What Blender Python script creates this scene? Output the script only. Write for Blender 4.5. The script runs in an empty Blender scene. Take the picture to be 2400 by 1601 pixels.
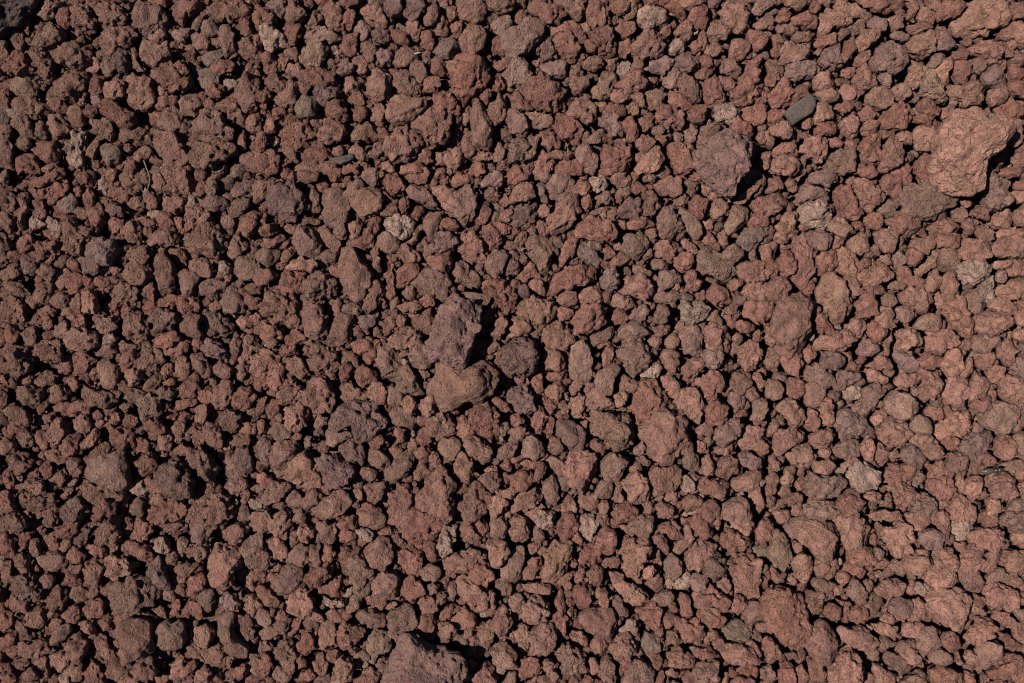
import bpy, math, random
import numpy as np

# ------------------------------------------------------------------ camera, sky, sun, exposure
scene = bpy.context.scene
PX = 0.0005                      # metres of ground per photograph pixel
CAM_H = 1.1667                   # camera height over the bed
cam_data = bpy.data.cameras.new("camera")
cam_data.lens = 35.0
cam_data.sensor_width = 36.0
cam_data.clip_start = 0.02
cam_data.clip_end = 400.0
cam_data.dof.use_dof = True
cam_data.dof.focus_distance = 1.155
cam_data.dof.aperture_fstop = 5.6
camera = bpy.data.objects.new("camera", cam_data)
camera.location = (0.0, 0.0, CAM_H)
scene.collection.objects.link(camera)
scene.camera = camera

SUN_DIR = np.array([1400.0, -60.0, -2333.0])      # way the sunlight travels
SUN_DIR /= np.linalg.norm(SUN_DIR)
sun_el = math.asin(-SUN_DIR[2])
sun_az = math.atan2(-SUN_DIR[0], -SUN_DIR[1])

world = bpy.data.worlds.new("World")
scene.world = world
world.use_nodes = True
wt = world.node_tree
sky = wt.nodes.new("ShaderNodeTexSky")
sky.sky_type = 'NISHITA'
sky.sun_disc = False
sky.sun_elevation = sun_el
sky.sun_rotation = sun_az
sky.altitude = 3000.0
sky.air_density = 0.8
sky.dust_density = 0.3
wt.links.new(sky.outputs[0], wt.nodes["Background"].inputs[0])
wt.nodes["Background"].inputs[1].default_value = 0.05

from mathutils import Vector
sun_data = bpy.data.lights.new("sun", 'SUN')
sun_data.energy = 5.0
sun_data.angle = math.radians(0.5)
sun_data.color = (1.0, 0.975, 0.945)
sun = bpy.data.objects.new("sun", sun_data)
sun.rotation_euler = Vector(SUN_DIR.tolist()).to_track_quat('-Z', 'Y').to_euler()
sun.location = (-2.0, 0.1, 3.4)
scene.collection.objects.link(sun)

scene.view_settings.view_transform = 'Standard'
scene.view_settings.look = 'None'
scene.view_settings.gamma = 1.0
scene.view_settings.exposure = 0.15
scene.cycles.filter_width = 1.15

# ------------------------------------------------------------------ helpers
rng = np.random.default_rng(7)
random.seed(7)
col = scene.collection


def hash01(ix, iy, iz, seed):
    h = (ix.astype(np.uint32) * np.uint32(374761393) + iy.astype(np.uint32) * np.uint32(668265263)
         + iz.astype(np.uint32) * np.uint32(2147483647) + np.uint32(seed) * np.uint32(974711))
    h = (h ^ (h >> np.uint32(13))) * np.uint32(1274126177)
    h = (h ^ (h >> np.uint32(15))) * np.uint32(2246822519)
    h = h ^ (h >> np.uint32(16))
    return h.astype(np.float32) / np.float32(4294967295.0)


def vnoise(p, seed=0):
    """smooth lattice noise, -1..1, p in cells"""
    f = np.floor(p)
    i = f.astype(np.int64)
    t = (p - f).astype(np.float32)
    t = t * t * t * (t * (t * 6 - 15) + 10)
    out = 0
    for dx in (0, 1):
        wx = t[:, 0] if dx else 1 - t[:, 0]
        for dy in (0, 1):
            wy = t[:, 1] if dy else 1 - t[:, 1]
            for dz in (0, 1):
                wz = t[:, 2] if dz else 1 - t[:, 2]
                out = out + wx * wy * wz * hash01(i[:, 0] + dx, i[:, 1] + dy, i[:, 2] + dz, seed)
    return out * 2 - 1


def cells(p, seed=0):
    """distance to the closest scattered point, p in cells; and that point's own random number"""
    f = np.floor(p)
    i = f.astype(np.int64)
    t = (p - f).astype(np.float32)
    best = np.full(len(p), 9.0, np.float32)
    own = np.zeros(len(p), np.float32)
    for dx in (-1, 0, 1):
        for dy in (-1, 0, 1):
            for dz in (-1, 0, 1):
                a, b, c = i[:, 0] + dx, i[:, 1] + dy, i[:, 2] + dz
                q0 = hash01(a, b, c, seed)
                d = ((dx + q0 - t[:, 0]) ** 2 + (dy + hash01(a, b, c, seed + 1) - t[:, 1]) ** 2
                     + (dz + hash01(a, b, c, seed + 2) - t[:, 2]) ** 2)
                m = d < best
                best[m] = d[m]
                own[m] = q0[m]
    return np.sqrt(best), own


def icosphere(level):
    g = (1 + 5 ** 0.5) / 2
    v = [(-1, g, 0), (1, g, 0), (-1, -g, 0), (1, -g, 0), (0, -1, g), (0, 1, g), (0, -1, -g), (0, 1, -g),
         (g, 0, -1), (g, 0, 1), (-g, 0, -1), (-g, 0, 1)]
    v = [np.array(q) / np.linalg.norm(q) for q in v]
    f = [(0, 11, 5), (0, 5, 1), (0, 1, 7), (0, 7, 10), (0, 10, 11), (1, 5, 9), (5, 11, 4), (11, 10, 2), (10, 7, 6),
         (7, 1, 8), (3, 9, 4), (3, 4, 2), (3, 2, 6), (3, 6, 8), (3, 8, 9), (4, 9, 5), (2, 4, 11), (6, 2, 10),
         (8, 6, 7), (9, 8, 1)]
    for _ in range(level):
        mid, nf = {}, []

        def m(a, b):
            k = (min(a, b), max(a, b))
            if k not in mid:
                q = v[a] + v[b]
                v.append(q / np.linalg.norm(q))
                mid[k] = len(v) - 1
            return mid[k]
        for a, b, c in f:
            ab, bc, ca = m(a, b), m(b, c), m(c, a)
            nf += [(a, ab, ca), (b, bc, ab), (c, ca, bc), (ab, bc, ca)]
        f = nf
    return np.array(v, np.float32), np.array(f, np.int32)


ICO = {k: icosphere(k) for k in (3, 4, 5)}


def srgb(r, g, b):
    c = np.array([r, g, b], float) / 255.0
    return np.where(c <= 0.04045, c / 12.92, ((c + 0.055) / 1.055) ** 2.4)


GAIN = 0.85
TINT = {  # dusty surface colours of the stones; o and r partly carry the lighting
    'b': srgb(140, 103, 88), 'r': srgb(142, 98, 84), 'o': srgb(152, 110, 94), 'g': srgb(138, 105, 91),
    'p': srgb(134, 102, 92), 't': srgb(153, 119, 101), 'l': srgb(130, 106, 92), 'w': srgb(165, 133, 116),
    'd': srgb(123, 94, 84), 'k': srgb(88, 71, 70), 'S': srgb(108, 97, 86)}


def tint_for(code, r):
    c = TINT[code] * GAIN * math.exp(r.normal(0, 0.085))
    return c * np.exp(r.normal(0, 0.018, 3))


def new_mesh(name, verts, faces, tint=None, pit=None, smooth=True):
    me = bpy.data.meshes.new(name)
    n, k = len(verts), len(faces)
    me.vertices.add(n)
    me.vertices.foreach_set("co", np.ascontiguousarray(verts, np.float32).ravel())
    if k:
        me.loops.add(k * 3)
        me.loops.foreach_set("vertex_index", np.ascontiguousarray(faces, np.int32).ravel())
        me.polygons.add(k)
        me.polygons.foreach_set("loop_start", np.arange(0, k * 3, 3, dtype=np.int32))
    me.update(calc_edges=True)
    if k and smooth:
        me.shade_smooth()
    if tint is not None:
        a = me.attributes.new("tint", 'FLOAT_COLOR', 'POINT')
        a.data.foreach_set("color", np.ascontiguousarray(tint, np.float32).ravel())
        b = me.attributes.new("pit", 'FLOAT', 'POINT')
        b.data.foreach_set("value", np.ascontiguousarray(pit, np.float32).ravel())
    return me


# ------------------------------------------------------------------ materials
def lava_material():
    m = bpy.data.materials.new("lava_rock")
    m.use_nodes = True
    nt = m.node_tree
    N, L = nt.nodes, nt.links
    bsdf = N["Principled BSDF"]
    bsdf.inputs["Roughness"].default_value = 0.92
    bsdf.inputs["Diffuse Roughness"].default_value = 0.9
    bsdf.inputs["Specular IOR Level"].default_value = 0.18
    tint = N.new("ShaderNodeAttribute"); tint.attribute_name = "tint"
    pit = N.new("ShaderNodeAttribute"); pit.attribute_name = "pit"
    tc = N.new("ShaderNodeTexCoord")
    rnd = N.new("ShaderNodeObjectInfo")
    off = N.new("ShaderNodeVectorMath"); off.operation = 'MULTIPLY_ADD'
    L.new(rnd.outputs["Random"], off.inputs[0])
    off.inputs[1].default_value = (7.0, 3.0, 5.0)
    L.new(tc.outputs["Object"], off.inputs[2])
    P = off.outputs[0]

    def noise(scale, detail, rough=0.6, dist=0.0):
        n = N.new("ShaderNodeTexNoise")
        n.inputs["Scale"].default_value = scale
        n.inputs["Detail"].default_value = detail
        n.inputs["Roughness"].default_value = rough
        n.inputs["Distortion"].default_value = dist
        L.new(P, n.inputs["Vector"])
        return n.outputs["Fac"]

    def maprange(src, a, b, c, d):
        n = N.new("ShaderNodeMapRange")
        n.inputs[1].default_value, n.inputs[2].default_value = a, b
        n.inputs[3].default_value, n.inputs[4].default_value = c, d
        L.new(src, n.inputs[0])
        return n.outputs[0]

    def math_(op, a, b):
        n = N.new("ShaderNodeMath"); n.operation = op
        for k, q in enumerate((a, b)):
            if isinstance(q, (int, float)):
                n.inputs[k].default_value = q
            else:
                L.new(q, n.inputs[k])
        return n.outputs[0]

    def mix(fac, a, b, mode='MIX'):
        n = N.new("ShaderNodeMix"); n.data_type = 'RGBA'; n.blend_type = mode
        for key, q in ((0, fac), (6, a), (7, b)):
            if isinstance(q, (int, float)):
                n.inputs[key].default_value = q
            elif isinstance(q, tuple):
                n.inputs[key].default_value = q
            else:
                L.new(q, n.inputs[key])
        return n.outputs[2]

    # colour: blotches of redder and greyer crust, fine mineral grain
    blot = noise(55, 3, 0.55, 0.4)
    grain = noise(520, 4, 0.75)
    c = mix(maprange(blot, 0.50, 0.72, 0.0, 0.45), tint.outputs["Color"], (0.195, 0.090, 0.064, 1))
    blot2 = noise(38, 2, 0.5, 0.2)
    c = mix(maprange(blot2, 0.56, 0.76, 0.0, 0.40), c, (0.195, 0.125, 0.092, 1))
    g = N.new("ShaderNodeCombineColor")
    gv = maprange(grain, 0.3, 0.7, 0.55, 1.45)
    for k in range(3):
        L.new(gv, g.inputs[k])
    c = mix(1.0, c, g.outputs[0], 'MULTIPLY')
    patch = maprange(noise(70, 4, 0.6, 0.6), 0.30, 0.70, 0.72, 1.28)     # crust and dust in patches
    gp = N.new("ShaderNodeCombineColor")
    for k in range(3):
        L.new(patch, gp.inputs[k])
    c = mix(1.0, c, gp.outputs[0], 'MULTIPLY')
    L.new(c, bsdf.inputs["Base Color"])

    # relief: vesicles in two sizes and a gritty skin
    def holes(scale, inner, outer):
        vor = N.new("ShaderNodeTexVoronoi")
        vor.inputs["Scale"].default_value = scale
        L.new(P, vor.inputs["Vector"])
        return maprange(vor.outputs["Distance"], inner, outer, -1.0, 0.0)
    gate = maprange(noise(95, 2), 0.44, 0.58, 0.1, 1.0)
    v1 = math_('MULTIPLY', holes(205, 0.17, 0.36), gate)
    v2 = holes(370, 0.18, 0.38)
    ves = math_('ADD', math_('MULTIPLY', v1, 0.0050), math_('MULTIPLY', v2, 0.0022))
    ves = math_('MULTIPLY', ves, pit.outputs["Fac"])
    grit = math_('MULTIPLY', noise(170, 7, 0.74), math_('ADD', math_('MULTIPLY', pit.outputs["Fac"], 0.0056), 0.0044))
    height = math_('ADD', ves, grit)
    bump = N.new("ShaderNodeBump")
    bump.inputs["Strength"].default_value = 1.0
    bump.inputs["Distance"].default_value = 1.0
    L.new(height, bump.inputs["Height"])
    L.new(bump.outputs[0], bsdf.inputs["Normal"])
    return m


LAVA = lava_material()


def simple_material(name, rgb, rough, grain=0.0, spec=0.4, scale=700):
    m = bpy.data.materials.new(name)
    m.use_nodes = True
    nt = m.node_tree
    b = nt.nodes["Principled BSDF"]
    b.inputs["Roughness"].default_value = rough
    b.inputs["Specular IOR Level"].default_value = spec
    tc = nt.nodes.new("ShaderNodeTexCoord")
    n = nt.nodes.new("ShaderNodeTexNoise")
    n.inputs["Scale"].default_value = scale
    n.inputs["Detail"].default_value = 4
    nt.links.new(tc.outputs["Object"], n.inputs["Vector"])
    r = nt.nodes.new("ShaderNodeValToRGB")
    r.color_ramp.elements[0].position = 0.3
    r.color_ramp.elements[1].position = 0.7
    r.color_ramp.elements[0].color = tuple(c * (1 - grain) for c in rgb) + (1,)
    r.color_ramp.elements[1].color = tuple(c * (1 + grain) for c in rgb) + (1,)
    nt.links.new(n.outputs["Fac"], r.inputs[0])
    nt.links.new(r.outputs[0], b.inputs["Base Color"])
    return m


# ------------------------------------------------------------------ ground sheet
gm = simple_material("dark_cinder_soil", (0.10, 0.05, 0.036), 1.0, 0.35, 0.1, 90)
g = new_mesh("ground", np.array([(-60, -60, 0), (60, -60, 0), (60, 60, 0), (-60, 60, 0)], np.float32),
             np.array([(0, 1, 2), (0, 2, 3)]), smooth=False)
g.materials.append(gm)
ground = bpy.data.objects.new("ground", g)
ground.location = (0, 0, -0.070)
ground["kind"] = "structure"
ground["label"] = "dark red-brown cinder soil under the stones"
col.objects.link(ground)

# ------------------------------------------------------------------ stones: outlines measured on the bed
# each line: colour and surface, height class, outline (first point, then steps) in units of two photograph pixels | label
DATA = """
kc 0 45,-1 -6,15 -10,13 -21,7 -8,6 -30,8 -32,-33 7,-55 55,-20 42,20|dark coarse-grained rock cut off by the upper left corner
pn 4 454,771 4,-7 9,-13 7,-8 6,0 11,8 11,5 12,3 16,5 15,6 3,7 -3,12 -5,16 -5,15 -31,10 -38,-2 -15,-16 0,-18 5,-12|large flat-topped pinkish purple rock cut off by the bottom edge
on 3 1091,189 4,-13 5,-20 8,-8 9,-15 10,-4 15,2 11,-2 10,4 10,5 6,9 2,9 -5,12 -8,11 -13,5 -4,7 -1,13 1,14 -6,8 -15,1 -18,-1 -12,-10 -6,-12|biggest pinkish orange boulder, bent like a kidney, near the upper right corner
pn 1 508,379 9,-18 8,-10 5,-6 5,2 10,4 15,5 8,7 -3,13 -5,12 -5,11 -4,12 -1,10 -4,6 -9,5 -10,-2 -10,-7 -13,-5 -4,-11 4,-13|large purple-grey boulder with flat facets, highest of the stones at the centre
pn 2 814,186 4,-7 8,-5 9,-11 7,-7 11,-4 12,6 16,5 -3,16 -4,12 -2,13 -7,13 -5,14 -7,1 -11,-6 -12,-15 -8,-11|tall smooth purple-grey rock standing above finer gravel, deep shadow on its right
bn 0 504,451 7,-15 3,-12 11,0 7,9 13,-2 15,-8 16,0 5,8 1,12 -4,13 -15,15 -13,0 -13,3 -12,5 -8,-2 -8,-11 -5,-7|broad brown slab-like rock just below the large central purple boulder
bn 0 905,376 5,-15 10,-13 13,-9 10,3 11,6 2,10 -5,10 -8,7 3,14 0,18 -15,12 -21,0 -5,-20|dark grey-brown rounded boulder beside a pinkish stone
rn 0 892,703 8,-11 10,-5 13,4 13,4 7,10 3,15 0,21 -3,10 -7,8 -10,-3 -13,-7 -10,-16 -11,-15|large reddish lumpy boulder with a wide shadow on its upper right
bn 0 753,497 10,-10 11,-5 12,1 13,4 8,7 -3,11 5,12 4,8 -9,8 -10,2 -8,10 -7,3 -11,-8 -7,-10 -3,-10 -7,-10|large flat brown stone with star-like outline and reddish rim
on 0 1116,26 9,-13 15,-16 28,-1 13,9 2,18 -10,8 -13,5 -15,9 -10,-2 -13,-2 -3,-8|large orange slab-like rock at the top right corner
on 0 490,579 12,-16 12,-15 11,3 5,15 1,15 1,18 -7,15 -21,5 -14,-10|lumpy orange-brown rough lava stone just above and right of the ragged reddish slab
gn 0 1056,246 5,-26 10,-6 13,1 13,-5 5,10 10,7 10,6 -3,10 -15,5 -7,8 -11,4 -10,-6 -10,0 -8,0|broad flat grey-brown slab partly under the kidney-bent pinkish boulder
on 0 1085,700 12,-8 15,-2 13,0 10,10 7,13 0,13 -5,10 -7,7 -11,-5 -10,-5 -10,-10 -10,-10|broad pinkish brown stone with layered right edge
pv 0 389,492 8,-18 13,-5 15,1 13,4 5,8 13,12 -5,8 -11,5 -7,10 -5,3 -9,-5 -4,-13 -3,-10 -10,8 -8,10 -5,-8|purple-brown arched stone curving around a black hollow
bv 0 691,492 3,-10 18,0 13,2 13,3 5,10 0,18 -8,15 -10,0 -10,-5 -10,-10 -11,-8 -3,-7|large pitted brown heart-shaped stone with a raised ridge
rn 0 456,611 12,-13 59,0 3,10 -11,8 -7,10 -10,6 -16,4 -10,-5 -10,-13|ragged reddish slab beside the pale beige knobbly stone
rn 0 525,77 5,-8 19,-5 14,5 10,10 -1,13 -9,15 -8,10 -11,0 -9,-10 -7,-13 -3,-10|large coarse reddish stone with bright orange lower side
bs 0 926,613 5,-7 12,0 13,2 13,4 10,6 3,11 -3,12 -6,13 -9,1 -10,-3 -6,-11 -10,-7 -7,-8|large grey-brown wedge stone pointing downward
gv 0 131,690 9,-8 16,-2 15,0 15,10 2,7 -7,11 -10,2 -8,8 -15,1 -15,-4 0,-10 -3,-8|grey-brown pitted rock with glinting white specks
rv 0 613,107 7,-13 8,-3 20,-2 8,8 7,13 -2,15 -10,6 -10,3 -10,-4 -13,-7 -4,-8|large rounded pitted red-brown stone with grey neighbour below
on 0 959,333 7,-8 11,-1 8,4 4,10 5,10 8,10 -2,13 -11,9 -10,-1 -10,-11 -8,-12 -4,-13|lumpy orange-brown rough lava stone just above and right of the dark grey-brown rounded boulder
on 0 848,654 5,-6 15,2 18,4 4,13 0,15 -2,15 -10,8 -13,0 -2,-18 -8,-15|jagged orange-brown rough lava stone somewhat above and left of the large reddish lumpy boulder
on 0 970,787 7,-8 10,-13 7,-9 8,7 8,10 2,13 0,15 -15,13 -20,-5|orange wedge stone pointing upward at the bottom edge
bs 0 137,736 6,-5 10,-5 15,0 8,7 3,13 2,13 -5,10 -13,2 -12,4 -11,-6 5,-15 -5,-11|wide smooth grey-brown slab with a squared lower end
dv 0 309,236 6,-10 13,-6 13,-5 10,7 10,4 2,12 -4,10 -11,7 -10,5 -12,-6 -13,-9|dark charcoal-brown stone full of deep pits
bs 0 398,307 3,-14 9,-2 7,3 8,13 6,9 6,7 -3,10 -6,15 -8,4 -13,-9 -7,-13 -3,-13|smooth brown stone tapering upward to a blunt tip, hollow in its side
gs 0 587,36 13,-3 10,-7 12,-4 11,1 5,6 -2,11 -8,11 -8,10 -10,4 -13,3 -5,-9 -6,-11|smooth brown oval slab with flat face at the top
gs 0 102,553 5,-13 13,-5 13,-2 5,-5 7,2 3,18 3,15 5,8 -8,8 -13,-8 -15,-5 -13,-5|grey-brown pyramid-like rock with one smooth face
on 0 1081,677 8,-20 5,-11 13,-3 12,1 2,15 1,16 -5,12 -13,5 -13,-5|lumpy orange-brown rough lava stone just above the broad layered stone
pv 0 590,410 10,-13 26,0 5,13 0,16 -5,10 -13,5 -13,-3 -10,-10|rounded purplish pitted lava stone somewhat above and right of the broad brown slab-like rock
bv 0 306,358 4,-14 8,-5 10,5 10,-1 10,5 6,15 0,13 -8,8 -10,0 -8,-10 -15,-3 -5,-5|lumpy brown pitted lava stone somewhat below and left of the smooth tapering brown stone
dv 0 184,551 10,-8 10,-8 10,8 8,10 5,10 -2,13 -3,9 -13,-1 -10,-5 -10,-8 -7,-10|dark rough rock riddled with deep holes
rn 0 737,477 6,-16 8,-13 10,-3 7,3 3,8 10,3 3,10 -5,13 -8,0 -10,7 -10,3 -11,-5|lumpy reddish rough lava stone just above and left of the large star-shaped flat stone
bs 0 948,741 8,-10 10,-3 11,10 2,11 5,12 -2,10 -11,11 -10,-5 -10,-11 -10,-10 2,-7|lumpy brown smooth lava stone just above and left of the orange upward-pointing wedge
rn 0 453,594 5,-15 8,-12 13,0 10,9 0,18 0,15 -18,8 -15,-5|lumpy reddish rough lava stone just above and left of the ragged reddish slab
bv 0 217,274 13,-1 15,-12 10,0 5,10 5,8 0,10 -7,13 -5,8 -8,-8 -15,-2 -4,-11 -7,-5|lumpy brown pitted lava stone somewhat below and right of the large tan-orange oval stone
bn 0 245,644 5,-6 13,3 10,0 9,8 -1,13 -8,10 0,13 -8,7 -10,-7 -9,-10 -1,-16|lumpy brown rough lava stone somewhat left of the purplish grey capped stone
bv 0 225,602 5,-13 12,-8 18,-1 11,9 5,13 -16,15 -30,-3|lumpy brown pitted lava stone somewhat below and right of the dark rock riddled with holes
on 0 332,553 11,-13 3,-2 10,-8 10,3 8,7 0,11 8,10 -5,10 -16,3 -13,-6 -12,-5|lumpy orange-brown rough lava stone somewhat below and right of the small grey cube-like stone
on 0 482,140 9,-7 18,-3 13,-1 6,9 -1,10 0,13 -10,10 -10,0 -8,-10 -13,-10|lumpy orange-brown rough lava stone just above and right of the brown blocky split stone
on 0 979,616 3,-10 12,-9 8,1 3,10 7,0 5,8 6,13 -3,7 -10,5 -13,2 -10,-7 -5,-10|lumpy orange-brown rough lava stone just right of the large downward-pointing wedge
on 0 664,543 5,-13 13,-5 12,5 6,8 -3,13 0,12 -10,11 -10,0 -8,-8 -5,-13|lumpy orange-brown rough lava stone just below the dark purple oval stone
gn 0 485,330 6,-10 11,-5 7,2 16,2 7,14 2,12 -9,8 -13,-2 -13,-6 -8,0 -5,-7|lumpy grey-brown rough lava stone just above and left of the large central purple boulder
gn 0 723,415 5,-10 7,-8 16,0 7,11 3,12 0,11 -5,12 -11,3 -10,-8 -5,-12|lumpy grey-brown rough lava stone somewhat above the pitted heart-shaped stone
gn 0 225,151 3,-18 14,-5 16,5 5,14 8,4 -3,12 -15,5 -21,-7|lumpy grey-brown rough lava stone somewhat above and right of the large tan-orange oval stone
on 0 534,680 6,-5 10,2 10,8 11,7 10,3 2,13 -7,12 -11,-2 -12,-8 -11,-7 -7,-11|large lumpy tan stone streaked orange and grey
rn 0 642,335 9,-15 8,0 5,-8 13,-1 17,1 6,13 -3,6 -13,4 -15,4 -10,0 -11,9 -5,-5|long level reddish rough lava stone just below and right of the teardrop brown stone
bn 0 1108,102 6,-6 11,4 12,-8 13,2 6,8 -3,15 -8,13 -10,0 -8,-7 -10,-6 -8,-5|lumpy brown rough lava stone just above the kidney-bent boulder
on 0 179,214 6,-9 13,-5 16,-1 8,4 8,7 -3,13 -8,8 -15,0 -13,-3 -7,-8|large flat tan-orange oval stone with a broken lower rim
bn 0 179,166 5,-12 15,0 10,12 8,10 5,9 -1,13 -19,1 -11,-15 -9,-7|jagged brown rough lava stone just above the large tan-orange oval stone
bn 0 451,168 10,-12 13,-8 12,5 8,13 -3,8 -12,12 -13,3 -12,-8 -5,-5|large brown blocky stone with a split along its underside
on 0 636,669 2,-12 3,-11 7,-10 16,-2 7,7 -2,13 -5,13 -8,10 -10,6 -10,-3|lumpy orange-brown rough lava stone somewhat below the whitish holed stone
gn 0 151,9 9,-4 25,0 5,8 5,15 -5,8 -22,4 -10,-8 -6,-13|rounded grey-brown rough lava stone somewhat left of the pale fibrous splintered chunk
rn 0 702,181 10,-13 11,3 10,-5 7,10 0,13 -5,13 -15,2 -18,-2|lumpy reddish rough lava stone somewhat below and right of the large rounded pitted stone
bn 0 540,586 10,-15 13,-5 10,10 3,10 -8,18 -20,10 -8,-12|lumpy brown rough lava stone somewhat above and right of the pale beige knobbly stone
bn 0 61,100 16,-17 15,-5 10,10 3,17 -9,5 -9,6 -10,1 -11,-5 -5,-6|lumpy brown rough lava stone somewhat right of the rounded olive-tan stone
rv 0 551,482 9,-11 13,-2 10,8 3,12 -3,13 0,10 -10,4 -10,-6 -8,-13|lumpy reddish pitted lava stone just below and right of the broad brown slab-like rock
bs 0 678,723 11,-10 8,-3 18,3 5,10 4,15 -7,5 -10,6 -10,-6 -8,-7 -10,-8|lumpy brown smooth lava stone somewhat above and left of the egg-shaped greenish grey pebble
rv 0 865,94 6,-12 8,-11 8,6 1,12 -2,11 5,10 -8,11 -12,5 -12,-7 -3,-9|jagged reddish pitted lava stone somewhat above and left of the green-grey slab
gs 0 1150,492 10,-18 11,-4 15,4 7,10 -5,16 -12,8 -13,-3 -10,-5|pale grey flat stone with granular surface near the right edge
gs 0 378,241 4,-15 10,-4 11,1 3,10 4,10 -3,16 -7,5 -11,2 -10,-5 -1,-10|lumpy grey-brown smooth lava stone somewhat right of the dark deeply pitted stone
gs 0 253,728 10,-10 13,2 0,11 -3,10 10,10 8,10 -5,16 -13,-3 -10,-10 0,-18 -8,-8|long upright grey-brown smooth lava stone somewhat below and left of the purplish grey capped stone
rn 0 931,277 12,-4 -1,9 4,7 6,8 2,20 -6,13 -7,8 -10,-4 -2,-17 3,-15 -1,-13|upright pinkish stone with a vertical crease
on 0 730,652 5,-16 10,-5 13,0 3,13 -5,13 -5,12 -8,13 -10,-2 -4,-11|long upright orange-brown rough lava stone somewhat below and right of the pale notched crumpled stone
on 0 295,603 15,-5 28,0 5,8 -5,10 -2,15 -10,-5 -16,-3 -15,-7|lumpy orange-brown rough lava stone somewhat left of the flat grey pale-edged fragment
gn 0 813,310 4,-13 13,-8 7,4 11,12 10,7 1,11 -6,8 -11,-5 -12,-5 -11,-1|lumpy grey-brown rough lava stone somewhat below and left of the pale tan angular stone
on 0 642,256 9,-8 1,-10 9,-5 13,-5 5,8 0,12 -6,13 -9,10 -10,6 -8,-6|jagged orange-brown rough lava stone somewhat right of the dark grey rounded stone
rn 0 673,271 9,-12 15,-5 13,2 10,8 5,13 -10,7 -13,0 -13,-5 -10,0|lumpy reddish rough lava stone somewhat left of the grey triangular stone
bv 0 231,168 24,-2 19,8 0,7 -19,10 -15,8 -14,-5 1,-15|lumpy brown pitted lava stone somewhat above and right of the large tan-orange oval stone
pn 0 373,540 9,-5 10,-2 10,5 8,10 6,5 -4,8 -10,5 -10,5 -10,0 -5,-13|lumpy purplish rough lava stone somewhat below and left of the arched purple-brown stone
rn 0 669,376 8,-13 7,-7 16,0 10,2 1,10 -6,14 -13,7 -18,2|lumpy reddish rough lava stone somewhat below and right of the teardrop brown stone
pn 0 1021,71 4,-12 8,-7 10,-4 10,3 8,8 0,15 -8,10 -10,0 -13,-2 -6,-5|rounded purplish rough lava stone somewhat below and left of the large orange slab rock
bn 0 355,361 4,-10 12,0 7,3 1,12 3,15 2,10 -7,9 -13,-2 -7,-12 -1,-12|jagged brown rough lava stone somewhat below and left of the smooth tapering brown stone
pn 0 945,568 3,-17 11,7 12,0 13,-2 5,10 -5,13 -10,5 -15,4 -11,-7|lumpy purplish rough lava stone just left of the cream creased angular stone
bv 0 359,466 2,-12 8,-9 13,-2 7,11 5,10 -2,13 -8,6 -13,1 -7,-7|rounded brown pitted lava stone just above and left of the arched purple-brown stone
bs 0 454,133 4,-16 10,-6 17,6 13,-1 1,9 -8,10 -12,8 -16,2 -9,-5|lumpy brown smooth lava stone just above the brown blocky split stone
pn 0 979,500 3,-18 12,-3 13,5 10,10 3,11 -13,7 -15,3 -8,-3|rounded purplish rough lava stone somewhat above the cream creased angular stone
bn 0 149,92 11,-5 10,-2 7,8 3,14 4,8 -8,10 -13,3 -12,-8 2,-8 -4,-11|lumpy brown rough lava stone somewhat above and right of the pale waisted knobbly stone
bs 0 758,558 8,-11 13,1 12,-3 8,6 -1,12 -7,11 -12,5 -13,0 -5,-8|lumpy brown smooth lava stone just below the large star-shaped flat stone
pn 0 1155,218 1,-18 12,0 8,15 3,8 7,13 -8,6 -15,6 -9,-5 -1,-12|jagged purplish rough lava stone just below and right of the kidney-bent boulder
bs 0 551,140 4,-20 10,-1 7,15 4,17 0,15 -3,10 -15,-5 -5,-15|long upright brown smooth lava stone somewhat below the large coarse reddish stone
on 0 1037,618 11,-2 8,-8 6,5 4,10 2,11 -2,10 -8,13 -7,-3 -8,-13 -10,-10|lumpy orange-brown rough lava stone somewhat left of the whitish rounded stone
on 0 1154,690 9,-8 13,3 12,5 11,13 -6,10 -12,2 -13,-2 -13,-8|lumpy orange-brown rough lava stone somewhat right of the broad layered stone
on 0 825,386 7,-10 13,-1 8,9 5,13 -5,15 -13,5 -10,-5 -5,-13|rounded orange-brown rough lava stone somewhat left of the dark grey-brown rounded boulder
gs 0 665,431 4,-16 2,-10 11,-5 7,5 4,13 0,20 -2,10 -9,-2 -13,-3|lumpy grey-brown smooth lava stone somewhat above and left of the pitted heart-shaped stone
bn 0 605,366 10,-13 13,-5 13,5 10,8 -3,10 -7,10 -8,7 -7,-4 -3,-10 -10,-3|lumpy brown rough lava stone somewhat below the teardrop brown stone
rn 0 781,171 13,-5 15,2 5,8 3,18 -8,10 -18,0 -5,-15|lumpy reddish rough lava stone just left of the tall smooth purple rock
bn 0 240,3 10,-3 37,3 6,7 -2,9 -17,7 -19,-3 -13,-9|long level brown rough lava stone somewhat above and left of the pale fibrous splintered chunk
on 0 634,397 7,-13 13,-8 10,5 7,10 3,13 -20,10 -18,-7|rounded orange-brown rough lava stone somewhat below the teardrop brown stone
bv 0 73,266 6,-9 10,3 11,4 7,5 0,8 -7,10 0,6 -13,8 -9,-4 -1,-13 -3,-10|lumpy brown pitted lava stone just above and left of the dark olive-grey blocky stone
gs 0 618,284 8,-10 10,3 7,5 5,7 0,16 -2,12 -8,7 -6,-7 -4,-10 -8,-7|teardrop-shaped brown stone narrowing downward
gn 0 185,134 17,-5 15,2 5,12 3,15 -11,7 -20,-9 -9,-9|lumpy grey-brown rough lava stone somewhat above the large tan-orange oval stone
on 0 1093,507 11,-13 13,-10 18,-2 7,7 -2,13 -8,8 -15,0 -13,5|long level orange-brown rough lava stone somewhat left of the pale grey flat stone
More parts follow.
